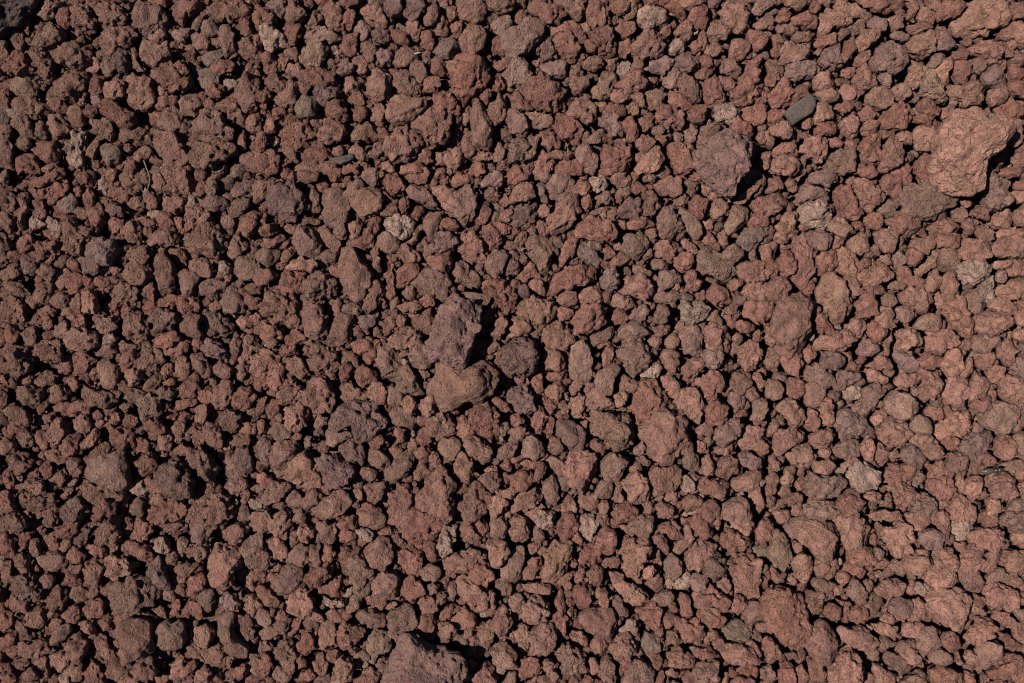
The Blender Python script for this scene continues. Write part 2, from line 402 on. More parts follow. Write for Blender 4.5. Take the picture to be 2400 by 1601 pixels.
bn 0 117,43 11,-12 15,-2 10,5 7,9 -9,12 -11,2 -9,8 -7,-2 -7,-9|lumpy brown rough lava stone somewhat above and right of the rounded olive-tan stone
bn 0 61,57 10,-2 6,6 5,-13 11,-2 12,8 2,12 -10,11 -13,5 -10,-8 -10,-6|jagged brown rough lava stone somewhat above and right of the rounded olive-tan stone
bn 0 92,568 8,-6 10,6 13,-2 15,8 10,7 0,10 -15,-2 -21,0 -12,-5|long level brown rough lava stone just below and left of the grey-brown pyramid rock
gs 0 729,800 6,-13 8,-13 10,0 8,8 6,7 -4,11 -10,10 -20,2|lumpy grey-brown smooth lava stone just below the egg-shaped greenish grey pebble
on 0 844,18 1,-12 10,-3 18,5 5,12 3,11 -10,9 -13,-2 -10,-10|rounded orange-brown rough lava stone somewhat right of the palest top-edge stone
on 0 1162,289 11,-12 15,-3 18,5 -2,21 -16,2 -15,0 -9,-5|lumpy orange-brown rough lava stone somewhat below and right of the kidney-bent boulder
bs 0 982,738 5,-4 10,2 15,-3 8,8 11,13 -3,7 -5,4 -13,-1 -13,-8 -10,-7|long level brown smooth lava stone just above the orange upward-pointing wedge
wn 0 937,246 9,-9 10,-1 5,-3 7,5 6,5 0,16 -10,10 -13,0 -8,-8 -5,-5|cream-coloured crumpled stone with folded surface
bs 0 385,386 4,-16 8,-3 15,3 5,6 -5,15 -5,13 -23,3|lumpy brown smooth lava stone somewhat below the smooth tapering brown stone
gs 0 345,282 3,-13 8,-5 8,-1 7,6 6,10 0,10 -6,11 -5,6 -10,-4 -8,-10|lumpy grey-brown smooth lava stone just below and right of the dark deeply pitted stone
on 0 1108,358 6,-10 13,-1 5,11 5,16 3,15 -8,8 -10,-8 -8,-13 -5,-8|long upright orange-brown rough lava stone somewhat above the pale grey flat stone
gv 0 651,761 5,-7 10,0 13,5 6,7 -1,11 -10,10 -10,5 -9,-5 -3,-13|rounded grey-brown pitted lava stone somewhat left of the egg-shaped greenish grey pebble
gn 0 592,69 16,-1 10,0 2,11 6,8 -3,6 -13,9 -13,5 -5,-18|lumpy grey-brown rough lava stone just above and left of the large rounded pitted stone
gn 0 406,659 9,-6 9,0 6,11 9,9 -4,12 -5,10 -7,5 -8,-5 -3,-15 -4,-11|lumpy grey-brown rough lava stone just left of the smooth brown chip-crowned stone
bs 0 412,236 3,-9 10,-7 10,-1 9,4 5,10 -2,10 -9,8 -13,5 -8,-8|rounded brown smooth lava stone somewhat below and right of the grey-green sliver
gs 0 1038,479 2,-15 11,-5 12,1 11,9 2,10 -5,10 -10,3 -13,-3|rounded grey-brown smooth lava stone somewhat above and right of the cream creased angular stone
gn 0 1053,800 15,-11 13,-3 13,6 8,13 -23,10 -23,-3
bs 0 423,649 10,-10 10,-7 13,0 5,12 -3,13 -7,10 -8,4 -10,-9|rounded brown smooth lava stone just above the smooth brown chip-crowned stone
on 0 1028,502 10,-10 10,-3 13,5 2,13 -2,13 -10,5 -13,-2 -8,-11|rounded orange-brown rough lava stone somewhat above and right of the cream creased angular stone
rn 0 168,599 13,-8 13,-5 15,-2 7,7 -2,16 -33,7|long level reddish rough lava stone just below the dark rock riddled with holes
on 0 1169,446 7,-8 10,3 20,10 0,18 -20,5 -13,-10|blocky orange-brown rough lava stone just above and right of the pale grey flat stone
rn 0 860,315 13,-10 20,0 13,7 -2,16 -23,5 -13,-8|blocky reddish rough lava stone somewhat left of the upright creased pinkish stone
rv 0 190,77 9,-4 15,0 8,11 0,14 -8,7 -12,1 -11,-4 -2,-15|rounded reddish pitted lava stone somewhat above the large tan-orange oval stone
on 0 1142,374 13,-11 16,5 15,3 0,10 -10,10 -16,3 -15,-8|lumpy orange-brown rough lava stone somewhat above the pale grey flat stone
on 0 846,769 9,-13 10,-2 18,-3 8,8 -1,12 -12,6 -13,5 -15,-8|lumpy orange-brown rough lava stone just below the greenish grey creased stone
on 0 1053,343 13,-6 15,-2 8,8 5,15 -3,8 -12,2 -13,-7 -10,-8|lumpy orange-brown rough lava stone somewhat below the broad flat grey-brown slab
bn 0 740,56 8,-13 10,-6 10,-1 8,7 3,11 -3,10 -10,5 -15,-3 -8,-2|rounded brown rough lava stone just below the palest top-edge stone
on 0 334,715 4,-12 8,-11 13,0 7,11 3,12 10,11 -8,2 -12,-5 -13,0 -10,-5|jagged orange-brown rough lava stone just below and right of the purplish grey capped stone
wn 0 993,558 4,-13 10,-5 13,5 11,8 -3,10 -11,13 -15,-2 -5,-8|cream angular stone with creased faces among orange ones
bs 0 435,682 8,-10 10,-3 10,3 8,10 -3,13 -7,8 -10,3 -8,-6 -5,-10|smooth brown rounded stone with a chipped dark crown
rn 0 1000,-5 58,0 2,13 -7,6 -15,-1 -10,1 -16,-4 -5,-7
on 0 1000,223 2,-14 10,-1 13,5 5,7 5,11 -4,7 -11,8 -8,1 -2,-11 -8,-8|lumpy orange-brown rough lava stone somewhat left of the broad flat grey-brown slab
on 0 1136,636 6,-15 16,-3 15,3 5,2 0,16 -7,10 -16,-5 -13,-5|lumpy orange-brown rough lava stone just below and right of the whitish rounded stone
gs 0 900,646 5,-17 5,-9 8,6 8,13 3,15 -3,8 -6,10 -7,-5 -8,-10|long upright grey-brown smooth lava stone just below and left of the large downward-pointing wedge
bs 0 368,597 11,-11 13,-10 10,0 8,13 -5,11 -21,9 -15,-2|lumpy brown smooth lava stone just above the flat grey pale-edged fragment
rn 0 1033,140 7,-12 11,-7 16,-1 1,13 -1,12 -11,8 -13,0 -8,-5|lumpy reddish rough lava stone somewhat above and left of the kidney-bent boulder
bs 0 619,746 9,-10 13,-8 7,5 3,13 -3,13 -10,7 -12,0 -8,5 5,-15|lumpy brown smooth lava stone somewhat below and right of the large lumpy tan stone
bs 0 431,94 7,-10 10,-6 8,6 6,8 -1,15 -5,9 -13,3 -8,-8 -4,-9|rounded brown smooth lava stone somewhat above the brown blocky split stone
on 0 1007,325 10,-13 6,-10 7,3 13,5 4,13 -14,10 -13,5 -8,0 -5,-5|lumpy orange-brown rough lava stone somewhat right of the upright creased pinkish stone
pv 0 232,376 10,-10 13,0 8,5 8,5 3,15 -9,6 -15,-6 -13,0|lumpy purplish pitted lava stone somewhat above and left of the small grey cube-like stone
on 0 608,723 6,-13 9,-11 10,1 10,8 2,10 -7,10 -12,6 -15,-5|rounded orange-brown rough lava stone somewhat right of the large lumpy tan stone
rn 0 1155,787 16,-10 15,-11 13,3 5,10 -11,13 -20,5 -13,-3|long level reddish rough lava stone somewhat below and right of the broad layered stone
bn 0 279,96 8,-7 13,-2 4,15 0,19 -13,10 -10,-6 -3,-15|lumpy brown rough lava stone somewhat below and left of the pale fibrous splintered chunk
bn 0 799,657 8,-11 5,-10 10,-5 10,5 8,3 -5,10 -8,10 -4,10 -9,0 -10,-7|lumpy brown rough lava stone somewhat above and left of the greenish grey creased stone
bs 0 184,743 5,-12 8,-4 7,5 5,-5 7,7 1,15 -8,10 -5,5 -13,-5 -6,-5|rounded brown smooth lava stone just right of the wide smooth grey-brown slab
wn 0 1123,317 4,-12 13,0 15,2 9,8 -1,8 -13,7 -18,3 -7,-5|lumpy pale rough lava stone somewhat below and right of the broad flat grey-brown slab
on 0 518,657 7,-8 15,-3 13,-2 11,5 -1,10 -10,8 -11,6 -12,-5 -8,-4|lumpy orange-brown rough lava stone just below and right of the pale beige knobbly stone
rn 0 978,223 6,-4 8,-2 8,6 5,8 6,15 -4,8 -7,3 -11,-3 -6,-8 -4,-10|lumpy reddish rough lava stone just right of the cream crumpled stone
bs 0 317,533 6,-13 10,-4 13,0 8,8 -6,11 -6,10 -11,6 -11,-6|rounded brown smooth lava stone just below the small grey cube-like stone
on 0 537,287 5,-13 13,-1 8,4 5,7 3,13 -3,9 -13,1 -13,-5 -3,-8|rounded orange-brown rough lava stone somewhat below and left of the dark grey rounded stone
rn 0 1088,787 11,-8 13,7 15,1 3,13 -13,12 -18,-5 -8,-10
ps 0 324,680 7,-13 7,-7 13,3 6,12 -1,12 -10,7 -10,3 -10,-7|purplish grey rounded stone with a pale smooth cap
wn 0 747,15 7,-7 16,-2 10,3 8,10 -7,9 -9,4 -9,2 -7,3 -8,-10|pale pinkish crumpled stone, palest along the top edge
bn 0 162,55 10,-7 12,4 10,-1 8,8 -5,15 -8,6 -13,-2 -10,-9|lumpy brown rough lava stone somewhat left of the pale fibrous splintered chunk
on 0 791,471 6,-10 10,-7 10,2 5,10 4,8 -4,13 -5,9 -10,-9 -10,-8|lumpy orange-brown rough lava stone just above and right of the large star-shaped flat stone
gv 0 217,533 8,-8 10,0 10,8 5,10 5,8 -5,10 -8,5 -7,-10 -10,-8|jagged grey-brown pitted lava stone just above and right of the dark rock riddled with holes
gn 0 532,226 10,-8 11,2 5,13 -3,18 -7,10 -11,-2 -5,-11|lumpy grey-brown rough lava stone somewhat left of the dark grey rounded stone
bn 0 814,784 8,-10 13,-4 9,9 -2,15 -5,11 -18,2 -7,-10|rounded brown rough lava stone somewhat below and left of the greenish grey creased stone
gs 0 440,418 5,-10 11,-4 10,6 5,10 -3,11 -7,10 -8,5 -10,-13|lumpy grey-brown smooth lava stone somewhat above and right of the arched purple-brown stone
bv 0 82,4 7,-4 11,9 7,4 8,15 -7,9 -8,4 -11,-5 -6,-10 -1,-13|lumpy brown pitted lava stone somewhat right of the dark coarse-grained corner rock
on 0 1029,197 4,-11 10,-28 8,8 15,5 0,8 -10,10 -11,9 -7,6|jagged orange-brown rough lava stone somewhat above and left of the broad flat grey-brown slab
on 0 1063,48 11,-7 12,-3 16,-2 -4,15 -7,15 -10,3 -10,-5 -10,-7|lumpy orange-brown rough lava stone somewhat below and left of the large orange slab rock
on 0 730,566 8,-10 13,-3 7,10 5,13 -5,10 -7,8 -13,-8 -3,-10|lumpy orange-brown rough lava stone somewhat below and left of the large star-shaped flat stone
bv 0 359,420 7,-6 16,0 12,0 4,9 -1,10 -8,5 -10,5 -10,-5 -8,-10|lumpy brown pitted lava stone somewhat above and left of the arched purple-brown stone
on 0 1155,563 8,-7 15,-3 13,8 2,10 -7,13 -13,2 -10,-10|rounded orange-brown rough lava stone just below and right of the shiny dark insect
ps 0 651,497 8,-5 10,2 10,6 8,12 -3,13 -7,4 -8,-1 -8,-11 -7,-7|dark purple smooth oval stone
on 0 812,695 13,-13 7,1 8,9 13,8 2,8 -7,10 -11,-8 -18,0|jagged orange-brown rough lava stone somewhat above and left of the greenish grey creased stone
pn 0 1127,528 8,-16 15,-5 10,-2 3,10 -8,15 -5,13 -10,-3 -8,-5|lumpy purplish rough lava stone just below and left of the pale grey flat stone
on 0 956,399 8,-8 10,4 15,-9 8,0 3,18 -23,10 -21,-2|long level orange-brown rough lava stone just below and right of the dark grey-brown rounded boulder
gs 0 443,554 13,-6 10,-10 10,-9 10,-1 0,12 -7,13 -8,10 -10,4 -10,-6|grey-brown crescent-shaped stone beside a large black gap
gs 0 453,728 3,-13 10,0 8,-7 10,5 4,13 -2,10 -10,5 -10,0 -10,-5|lumpy grey-brown smooth lava stone just above and right of the tan ridged wedge
gn 0 942,599 6,-11 16,0 15,2 1,14 -16,10 -21,-2|blocky grey-brown rough lava stone just above the large downward-pointing wedge
gv 0 356,335 8,-12 7,-6 8,7 8,1 6,12 -1,6 -10,5 -11,4 -10,-4|lumpy grey-brown pitted lava stone just left of the smooth tapering brown stone
gv 0 597,171 13,-10 10,-5 8,10 1,8 -3,12 -11,3 -10,2 -8,0|lumpy grey-brown pitted lava stone somewhat below the large rounded pitted stone
on 0 1102,456 5,-10 10,-5 13,5 4,10 -2,13 -13,8 -10,-3 -5,-10|rounded orange-brown rough lava stone somewhat above and left of the pale grey flat stone
on 0 117,669 8,-15 8,-4 12,4 6,5 7,0 3,8 -10,8 -11,2 -12,3 -8,-5|lumpy orange-brown rough lava stone just above and left of the pitted rock with white specks
gn 0 771,251 8,-9 9,0 9,12 2,15 -10,10 -13,0 -5,-10|rounded grey-brown rough lava stone somewhat above and right of the grey triangular stone
ts 0 352,66 8,-18 9,-5 10,5 5,6 -4,15 -6,10 -10,1 -9,-3|smooth tan block with a wide black shadow on its right
bv 0 8,426 2,-13 8,-7 10,2 8,5 2,10 -2,10 -5,5 -11,4 -10,-6|rounded brown pitted lava stone somewhat below and left of the tan ribbed stone
bn 0 148,381 5,-15 8,-5 5,2 1,13 7,10 2,11 -8,7 -15,0 -2,-13|jagged brown rough lava stone somewhat below and right of the tan ribbed stone
rn 0 620,3 18,-4 10,4 12,8 -1,11 -11,7 -10,-1 -7,-9 -9,-5|lumpy reddish rough lava stone just above and right of the smooth brown oval slab
on 0 1122,675 3,-23 10,-8 7,-8 8,5 3,11 -4,12 -9,9 -10,4|lumpy orange-brown rough lava stone just below the whitish rounded stone
bn 0 462,89 14,-7 10,10 12,13 -4,7 -18,5 -10,-7 -4,-10|lumpy brown rough lava stone somewhat left of the large coarse reddish stone
rv 0 331,156 12,-9 18,-2 10,13 -7,10 -10,8 -8,-2 -10,-8|lumpy reddish pitted lava stone somewhat above and left of the grey-green sliver
on 0 905,515 10,-13 18,-1 9,9 -1,10 -13,5 -15,8 -8,-8|lumpy orange-brown rough lava stone somewhat above and left of the cream creased angular stone
bv 0 31,64 3,-8 9,-1 11,9 7,10 -1,20 -6,3 -13,-10 -7,-13|long upright brown pitted lava stone just above and right of the rounded olive-tan stone
rn 0 793,723 11,3 10,-3 9,8 2,10 -6,13 -10,2 -10,-5 -5,-13|lumpy reddish rough lava stone somewhat right of the egg-shaped greenish grey pebble
on 0 1122,297 8,-15 10,-5 10,7 10,3 -1,13 -9,7 -15,-1 -10,-4|lumpy orange-brown rough lava stone somewhat below and right of the broad flat grey-brown slab
gs 0 1144,759 11,-7 10,0 13,9 1,8 -11,8 -13,7 -9,-2|lumpy grey-brown smooth lava stone somewhat below and right of the broad layered stone
on 0 725,343 8,-18 10,-2 8,0 10,5 4,11 -4,9 -10,3 -11,-4 -7,-2|lumpy orange-brown rough lava stone somewhat below the grey triangular stone
wv 0 82,162 5,-8 10,-2 6,5 -2,11 -3,9 2,12 -11,11 -7,-6 -5,-8 6,-11|pale knobbly pitted stone standing upright, waisted in the middle
rn 0 352,89 4,-7 8,-3 13,4 15,6 2,8 -10,5 -20,-2 -3,7 -6,5 -4,-7|jagged reddish rough lava stone just below the smooth tan block
bv 0 1,366 7,-13 10,-8 10,4 5,12 -2,13 -8,6 -10,-3 -9,2|rounded brown pitted lava stone somewhat left of the tan ribbed stone
on 0 1136,59 6,-8 18,-3 16,3 1,15 -6,11 -13,-3 -13,-8|lumpy orange-brown rough lava stone just below the large orange slab rock
on 0 901,191 12,-10 15,-2 10,12 7,6 -9,7 -33,0|long level orange-brown rough lava stone somewhat right of the tall smooth purple rock
rn 0 687,10 5,-13 13,3 7,6 4,11 -4,14 -10,3 -10,-6 -5,-8|lumpy reddish rough lava stone somewhat left of the palest top-edge stone
gs 0 276,307 7,-10 13,1 10,4 0,23 -15,3 -13,-3|rounded grey-brown smooth lava stone somewhat below and left of the dark deeply pitted stone
bn 0 965,194 6,-8 11,-10 15,-2 3,17 -3,13 -28,0|blocky brown rough lava stone somewhat above and right of the cream crumpled stone
pn 0 221,606 9,-8 15,2 3,13 -3,16 -5,7 -13,-2 -5,-16
ls 0 103,289 7,-9 10,-2 5,6 9,-2 4,12 -5,11 -8,6 -13,-4 -7,-9|dark olive-grey blocky stone with soft grainy surface
gn 0 998,477 12,-11 2,-10 11,-6 12,1 7,3 -9,10 -8,10 -5,13 -10,0|long slanting grey-brown rough lava stone somewhat above the cream creased angular stone
on 0 499,500 8,-13 10,-3 10,3 8,10 -1,10 -9,5 -13,3 -8,-5|rounded orange-brown rough lava stone just below and left of the broad brown slab-like rock
pv 0 18,680 8,-8 10,0 7,3 3,12 6,8 -6,8 -13,1 -10,-7 -5,-7|lumpy purplish pitted lava stone somewhat left of the pitted rock with white specks
rv 0 564,266 9,-5 13,-2 10,0 5,12 -10,8 -5,10 -10,4 -7,-14|lumpy reddish pitted lava stone just below and left of the dark grey rounded stone
rn 0 745,715 11,-6 12,-4 13,3 -2,12 -3,13 -8,5 -12,-7 -8,-7|lumpy reddish rough lava stone just above the egg-shaped greenish grey pebble
rv 0 564,343 12,-8 5,-5 15,5 8,13 -3,18 -10,2 -8,-15 -10,-5|jagged reddish pitted lava stone somewhat above and right of the large central purple boulder
on 0 1168,43 10,-10 10,-7 8,3 10,2 -2,23 -11,3 -10,-1 -7,-10|lumpy orange-brown rough lava stone just below and right of the large orange slab rock
bv 0 31,586 10,-7 13,-2 12,3 3,14 -10,13 -13,-3 -10,-10|lumpy brown pitted lava stone somewhat below and left of the grey-brown pyramid rock
rn 0 304,384 6,-10 16,-3 7,10 1,13 -8,10 -18,-2|rounded reddish rough lava stone somewhat below and left of the smooth tapering brown stone
ts 0 431,751 2,-14 7,-1 13,5 5,10 -2,10 -13,5 -3,11 -7,0 -3,-13|tan wedge with a sharp straight ridge, lit on its left face
rn 0 648,151 6,-11 7,-7 10,2 6,8 7,8 -5,10 -8,9 -10,-7 -7,-7|lumpy reddish rough lava stone just below and right of the large rounded pitted stone
rn 0 646,46 10,-5 12,-1 6,8 8,8 -3,15 -10,4 -10,-6 -4,-13 -8,-5|lumpy reddish rough lava stone somewhat right of the smooth brown oval slab
gs 0 641,220 5,-12 10,-7 10,4 8,8 -5,13 -8,7 -7,4 -9,-6|rounded grey-brown smooth lava stone somewhat above and right of the dark grey rounded stone
bs 0 181,305 4,-5 12,1 5,11 2,11 0,12 -6,8 -10,-3 -6,-15|long upright brown smooth lava stone somewhat right of the dark olive-grey blocky stone
bn 0 712,761 8,-10 8,-8 10,-2 10,13 3,7 -11,8 -7,5 -13,-5|lumpy brown rough lava stone just left of the egg-shaped greenish grey pebble
gs 0 848,594 7,-10 13,-3 10,10 0,16 -15,7 -15,-7|rounded grey-brown smooth lava stone somewhat left of the large downward-pointing wedge
rn 0 322,333 6,-10 15,-7 13,4 4,9 -6,10 -11,6 -12,-1|lumpy reddish rough lava stone somewhat left of the smooth tapering brown stone
on 0 957,31 7,-16 7,-9 8,4 13,10 5,8 -8,5 -12,-2 -8,9 -10,3|jagged orange-brown rough lava stone somewhat above the green-grey slab
bn 0 112,3 16,-3 14,8 7,15 -9,6 -12,2 -11,-11 -5,-10|lumpy brown rough lava stone somewhat right of the dark coarse-grained corner rock
pn 0 595,459 10,-8 10,0 8,8 0,12 3,8 -4,8 -9,-3 -10,-5 -6,-10|lumpy purplish rough lava stone somewhat right of the broad brown slab-like rock
on 0 297,420 11,-10 10,1 8,7 2,8 -8,12 -12,5 -11,-2|lumpy orange-brown rough lava stone somewhat above the small grey cube-like stone
on 0 331,479 10,-6 13,0 7,4 0,12 -6,13 -12,3 -10,-11|rounded orange-brown rough lava stone just above and right of the small grey cube-like stone
wn 0 448,264 5,-9 13,-3 13,2 6,7 -1,10 -8,8 -8,3 -10,-8 -7,-5|lumpy pale rough lava stone somewhat above the finger-like red stone
rn 0 818,448 7,-10 10,-2 10,0 5,10 -2,10 -8,5 -3,10 -7,0 -5,-10|lumpy reddish rough lava stone somewhat above and right of the large star-shaped flat stone
bs 0 540,46 6,-13 9,-4 8,2 6,12 -2,14 -12,7 -13,-5 -3,-8|rounded brown smooth lava stone just above the large coarse reddish stone
ov 0 212,259 5,-13 10,-5 12,2 9,11 -3,10 -10,2 -13,5 -9,-6|lumpy orange-brown pitted lava stone just below and right of the large tan-orange oval stone
gs 0 574,761 9,-7 10,0 13,12 0,18 -15,0 -13,-7|blocky grey-brown smooth lava stone somewhat right of the flat-topped rock
on 0 1074,433 12,0 11,3 7,10 -2,13 -11,10 -10,2 -5,-10 8,-10|jagged orange-brown rough lava stone somewhat above and left of the pale grey flat stone
bn 0 597,589 13,-13 16,-8 8,8 2,10 -10,9 -16,2 -13,5|long level brown rough lava stone just above and left of the whitish holed stone
on 0 555,794 8,-12 8,-8 10,10 5,10 -8,16 -20,0
rn 0 845,626 5,-8 10,3 5,5 13,5 7,8 -4,7 -16,2 -15,-5 -5,-9|long level reddish rough lava stone somewhat left of the large downward-pointing wedge
on 0 1066,512 8,-5 15,3 10,7 8,11 -3,10 -13,2 -7,-10 -8,-7 -9,-3|long slanting orange-brown rough lava stone somewhat above and right of the cream creased angular stone
bn 0 38,46 5,-10 13,-8 14,4 1,13 -7,6 -5,12 -11,-4 -8,-7|lumpy brown rough lava stone somewhat below and right of the dark coarse-grained corner rock
on 0 1084,394 13,-5 12,-4 13,9 0,10 -18,8 -18,-3|blocky orange-brown rough lava stone somewhat above and left of the pale grey flat stone
gn 0 1068,597 6,-11 10,-10 10,10 8,16 -16,10 -15,-3|blocky grey-brown rough lava stone somewhat above and left of the whitish rounded stone
bv 0 158,431 5,-13 5,-13 13,-2 10,10 2,9 -7,9 -12,2 -11,0|lumpy brown pitted lava stone somewhat below and right of the tan ribbed stone
bs 0 534,3 15,-6 13,3 9,10 -4,13 -12,3 -13,-4 -6,-9|lumpy brown smooth lava stone somewhat above and left of the smooth brown oval slab
rn 0 499,130 10,-18 14,-7 9,12 9,8 -1,8 -10,0 -26,0|lumpy reddish rough lava stone just below and left of the large coarse reddish stone
on 0 1173,657 5,-11 10,-2 18,5 0,18 -13,5 -15,-3 -4,-7
rn 0 1007,171 10,-13 11,0 5,13 -3,8 3,7 -8,9 -10,-4 -10,-7|lumpy reddish rough lava stone somewhat above and left of the broad flat grey-brown slab
gs 0 462,446 4,-13 11,-5 8,10 4,10 8,13 -11,3 -10,-3 -11,-5|lumpy grey-brown smooth lava stone somewhat left of the broad brown slab-like rock
on 0 1127,751 10,-10 8,-10 13,-7 10,7 3,5 -8,10 -13,8 -13,2|long slanting orange-brown rough lava stone just below and right of the broad layered stone
rn 0 465,657 6,-11 5,-7 10,5 8,8 3,10 -8,10 -9,3 -12,-8|rounded reddish rough lava stone just below the ragged reddish slab
gs 0 707,543 5,-10 13,-2 13,4 -5,10 -5,13 -8,8 -10,-5 -5,-8|lumpy grey-brown smooth lava stone just below the pitted heart-shaped stone
on 0 865,410 8,-7 13,0 7,7 -2,13 -8,13 -7,2 -8,-10 -3,-10|lumpy orange-brown rough lava stone somewhat below and left of the dark grey-brown rounded boulder
on 0 977,312 5,-15 -3,-5 10,-3 11,8 8,8 -1,12 -7,8 -11,-5|lumpy orange-brown rough lava stone somewhat below and right of the cream crumpled stone
bn 0 320,764 6,-13 10,-4 7,9 3,13 1,13 -6,7 -8,-5 -10,-13|lumpy brown rough lava stone somewhat below the purplish grey capped stone
bn 0 541,517 14,-5 10,3 9,8 2,15 -8,7 -10,-2 -8,-10|lumpy brown rough lava stone somewhat below the broad brown slab-like rock
gn 0 837,510 5,-10 11,-6 7,-5 11,8 0,10 -11,8 -5,8 -7,2 -8,-8|lumpy grey-brown rough lava stone somewhat right of the large star-shaped flat stone
bn 0 250,125 13,-13 13,-7 3,16 7,19 0,8 -13,-5 -11,-13|jagged brown rough lava stone somewhat below and left of the pale fibrous splintered chunk
on 0 936,176 7,-14 18,-2 8,2 0,12 -5,15 -8,1 -10,-6|lumpy orange-brown rough lava stone somewhat below the green-grey slab
rn 0 901,115 7,-13 10,-13 8,0 3,13 -2,13 -4,11 -13,-1 -7,-2|lumpy reddish rough lava stone just above and left of the green-grey slab
rn 0 980,591 7,-12 10,-7 10,7 4,10 -9,15 -18,3
rn 0 1030,259 15,-4 16,-3 13,2 6,7 -4,10 -13,6 -10,-3 -10,-10|long level reddish rough lava stone just below and left of the broad flat grey-brown slab
bn 0 278,48 13,-7 9,1 6,9 0,23 -20,-4 -7,-10|blocky brown rough lava stone just below and left of the pale fibrous splintered chunk
gs 0 797,389 10,-8 10,1 5,9 0,21 -8,5 -12,-3 -3,-15|lumpy grey-brown smooth lava stone somewhat above the large star-shaped flat stone
bn 0 922,533 9,-10 10,-3 13,5 2,10 -8,10 -12,6 -10,-8|rounded brown rough lava stone somewhat left of the cream creased angular stone
gv 0 1079,110 3,-18 7,-7 13,6 5,11 2,15 -2,6 -10,-6 -13,-5|lumpy grey-brown pitted lava stone somewhat above and left of the kidney-bent boulder
pn 0 919,84 7,-11 15,-3 15,4 7,8 -12,10 -13,1 -10,-1|lumpy purplish rough lava stone somewhat above the green-grey slab
rn 0 822,102 8,-10 10,1 6,12 4,10 -8,10 -15,1 -4,-9|lumpy reddish rough lava stone somewhat above the tall smooth purple rock
on 0 910,474 8,-5 13,-3 10,11 2,12 -5,12 -10,-3 -10,-11|lumpy orange-brown rough lava stone somewhat below the dark grey-brown rounded boulder
rn 0 1163,130 15,-15 10,2 18,11 -5,10 -15,5 -13,-8
on 0 868,343 8,-10 12,-3 16,3 2,15 -13,6 -17,-1|blocky orange-brown rough lava stone just above and left of the dark grey-brown rounded boulder
on 0 1038,571 10,-8 15,2 11,9 0,10 -13,10 -13,-5 -3,-13|lumpy orange-brown rough lava stone somewhat right of the cream creased angular stone
ts 0 13,100 5,-12 10,-3 10,6 7,10 -3,11 -11,4 -11,-4 -6,-6|smooth rounded olive-tan stone at the left edge
rn 0 646,723 4,-20 9,-12 2,12 3,15 0,15 -5,13 -8,-3 -5,-10|long upright reddish rough lava stone somewhat right of the large lumpy tan stone
SB 0 919,133 7,-8 22,-15 7,7 0,8 -4,8 -15,9 -7,5 -5,-7|flat smooth green-grey stone slab with one rounded end
on 0 717,685 11,-2 15,4 15,8 5,8 -7,7 -16,0 -7,-7 -10,-11|long level orange-brown rough lava stone somewhat above the egg-shaped greenish grey pebble
on 0 414,802 6,-10 13,-10 7,5 8,7 -5,16 -26,2
rn 0 1086,568 8,-10 15,0 8,10 2,13 -7,8 -13,-5 -10,-8|lumpy reddish rough lava stone somewhat above and left of the whitish rounded stone
bn 0 664,133 7,-13 13,-3 13,3 4,13 -7,9 -10,3 -7,-7 -11,0|lumpy brown rough lava stone just below and right of the large rounded pitted stone
bn 0 377,10 12,-9 11,4 2,12 1,15 -6,9 -13,-8 -4,-14|lumpy brown rough lava stone somewhat above and right of the smooth tan block
bn 0 814,163 11,-15 15,-5 10,4 5,7 -18,9 -10,11 -10,0
gn 0 942,441 4,-13 10,-2 10,7 8,5 3,10 -8,8 -10,-2 -8,-6 -9,0|lumpy grey-brown rough lava stone somewhat below and right of the dark grey-brown rounded boulder
bn 0 17,759 9,-8 12,3 13,-7 8,4 -3,13 -10,7 -15,-2 -13,0|long level brown rough lava stone somewhat left of the wide smooth grey-brown slab
rv 0 692,38 10,-6 13,2 6,14 0,16 -9,2 -10,-2 0,-10 -8,-7|jagged reddish pitted lava stone somewhat below and left of the palest top-edge stone
gs 0 283,644 8,-13 13,-8 5,16 -3,20 -13,8 -5,-13|blocky grey-brown smooth lava stone somewhat above and left of the purplish grey capped stone
on 0 1112,599 5,-13 15,-4 10,12 -2,15 -21,5|rounded orange-brown rough lava stone just above the whitish rounded stone
on 0 453,404 8,-10 10,-8 11,-7 11,10 -2,10 -12,10|jagged orange-brown rough lava stone just left of the large central purple boulder
rn 0 1097,15 5,-12 33,-7 -3,12 -10,11 -15,4 -9,4
gn 0 1173,606 13,-8 20,2 0,21 -18,1 -15,-4
on 0 1070,156 6,-9 10,0 11,9 0,15 -8,6 -15,-1 -4,-10|rounded orange-brown rough lava stone just left of the kidney-bent boulder
gs 0 1074,751 10,-15 10,-3 13,8 -5,13 -11,10 -10,2 -4,-7|lumpy grey-brown smooth lava stone just below and left of the broad layered stone
rn 0 1033,558 10,-14 15,-1 13,5 3,10 -11,7 -12,-2 -16,3|jagged reddish rough lava stone just right of the cream creased angular stone
rn 0 871,371 2,-13 13,-4 20,2 0,18 -13,3 -12,-1|blocky reddish rough lava stone just left of the dark grey-brown rounded boulder
bv 0 131,351 7,-13 10,-7 13,4 5,13 -5,8 -8,5 -13,-3|rounded brown pitted lava stone somewhat right of the tan ribbed stone
bn 0 78,391 11,-6 13,3 10,7 3,12 -15,2 -21,-2|blocky brown rough lava stone somewhat below the tan ribbed stone
rv 0 768,128 8,-8 10,3 8,5 8,10 -3,13 -10,0 -13,-8 -6,-6|lumpy reddish pitted lava stone somewhat above and left of the tall smooth purple rock
on 0 1057,662 9,-16 10,-1 13,1 0,11 -3,10 -7,8 -11,-3|lumpy orange-brown rough lava stone somewhat above and left of the broad layered stone
bv 0 110,626 10,-10 10,-9 10,6 3,16 -3,7 -12,2 -12,-3|lumpy brown pitted lava stone somewhat below the grey-brown pyramid rock
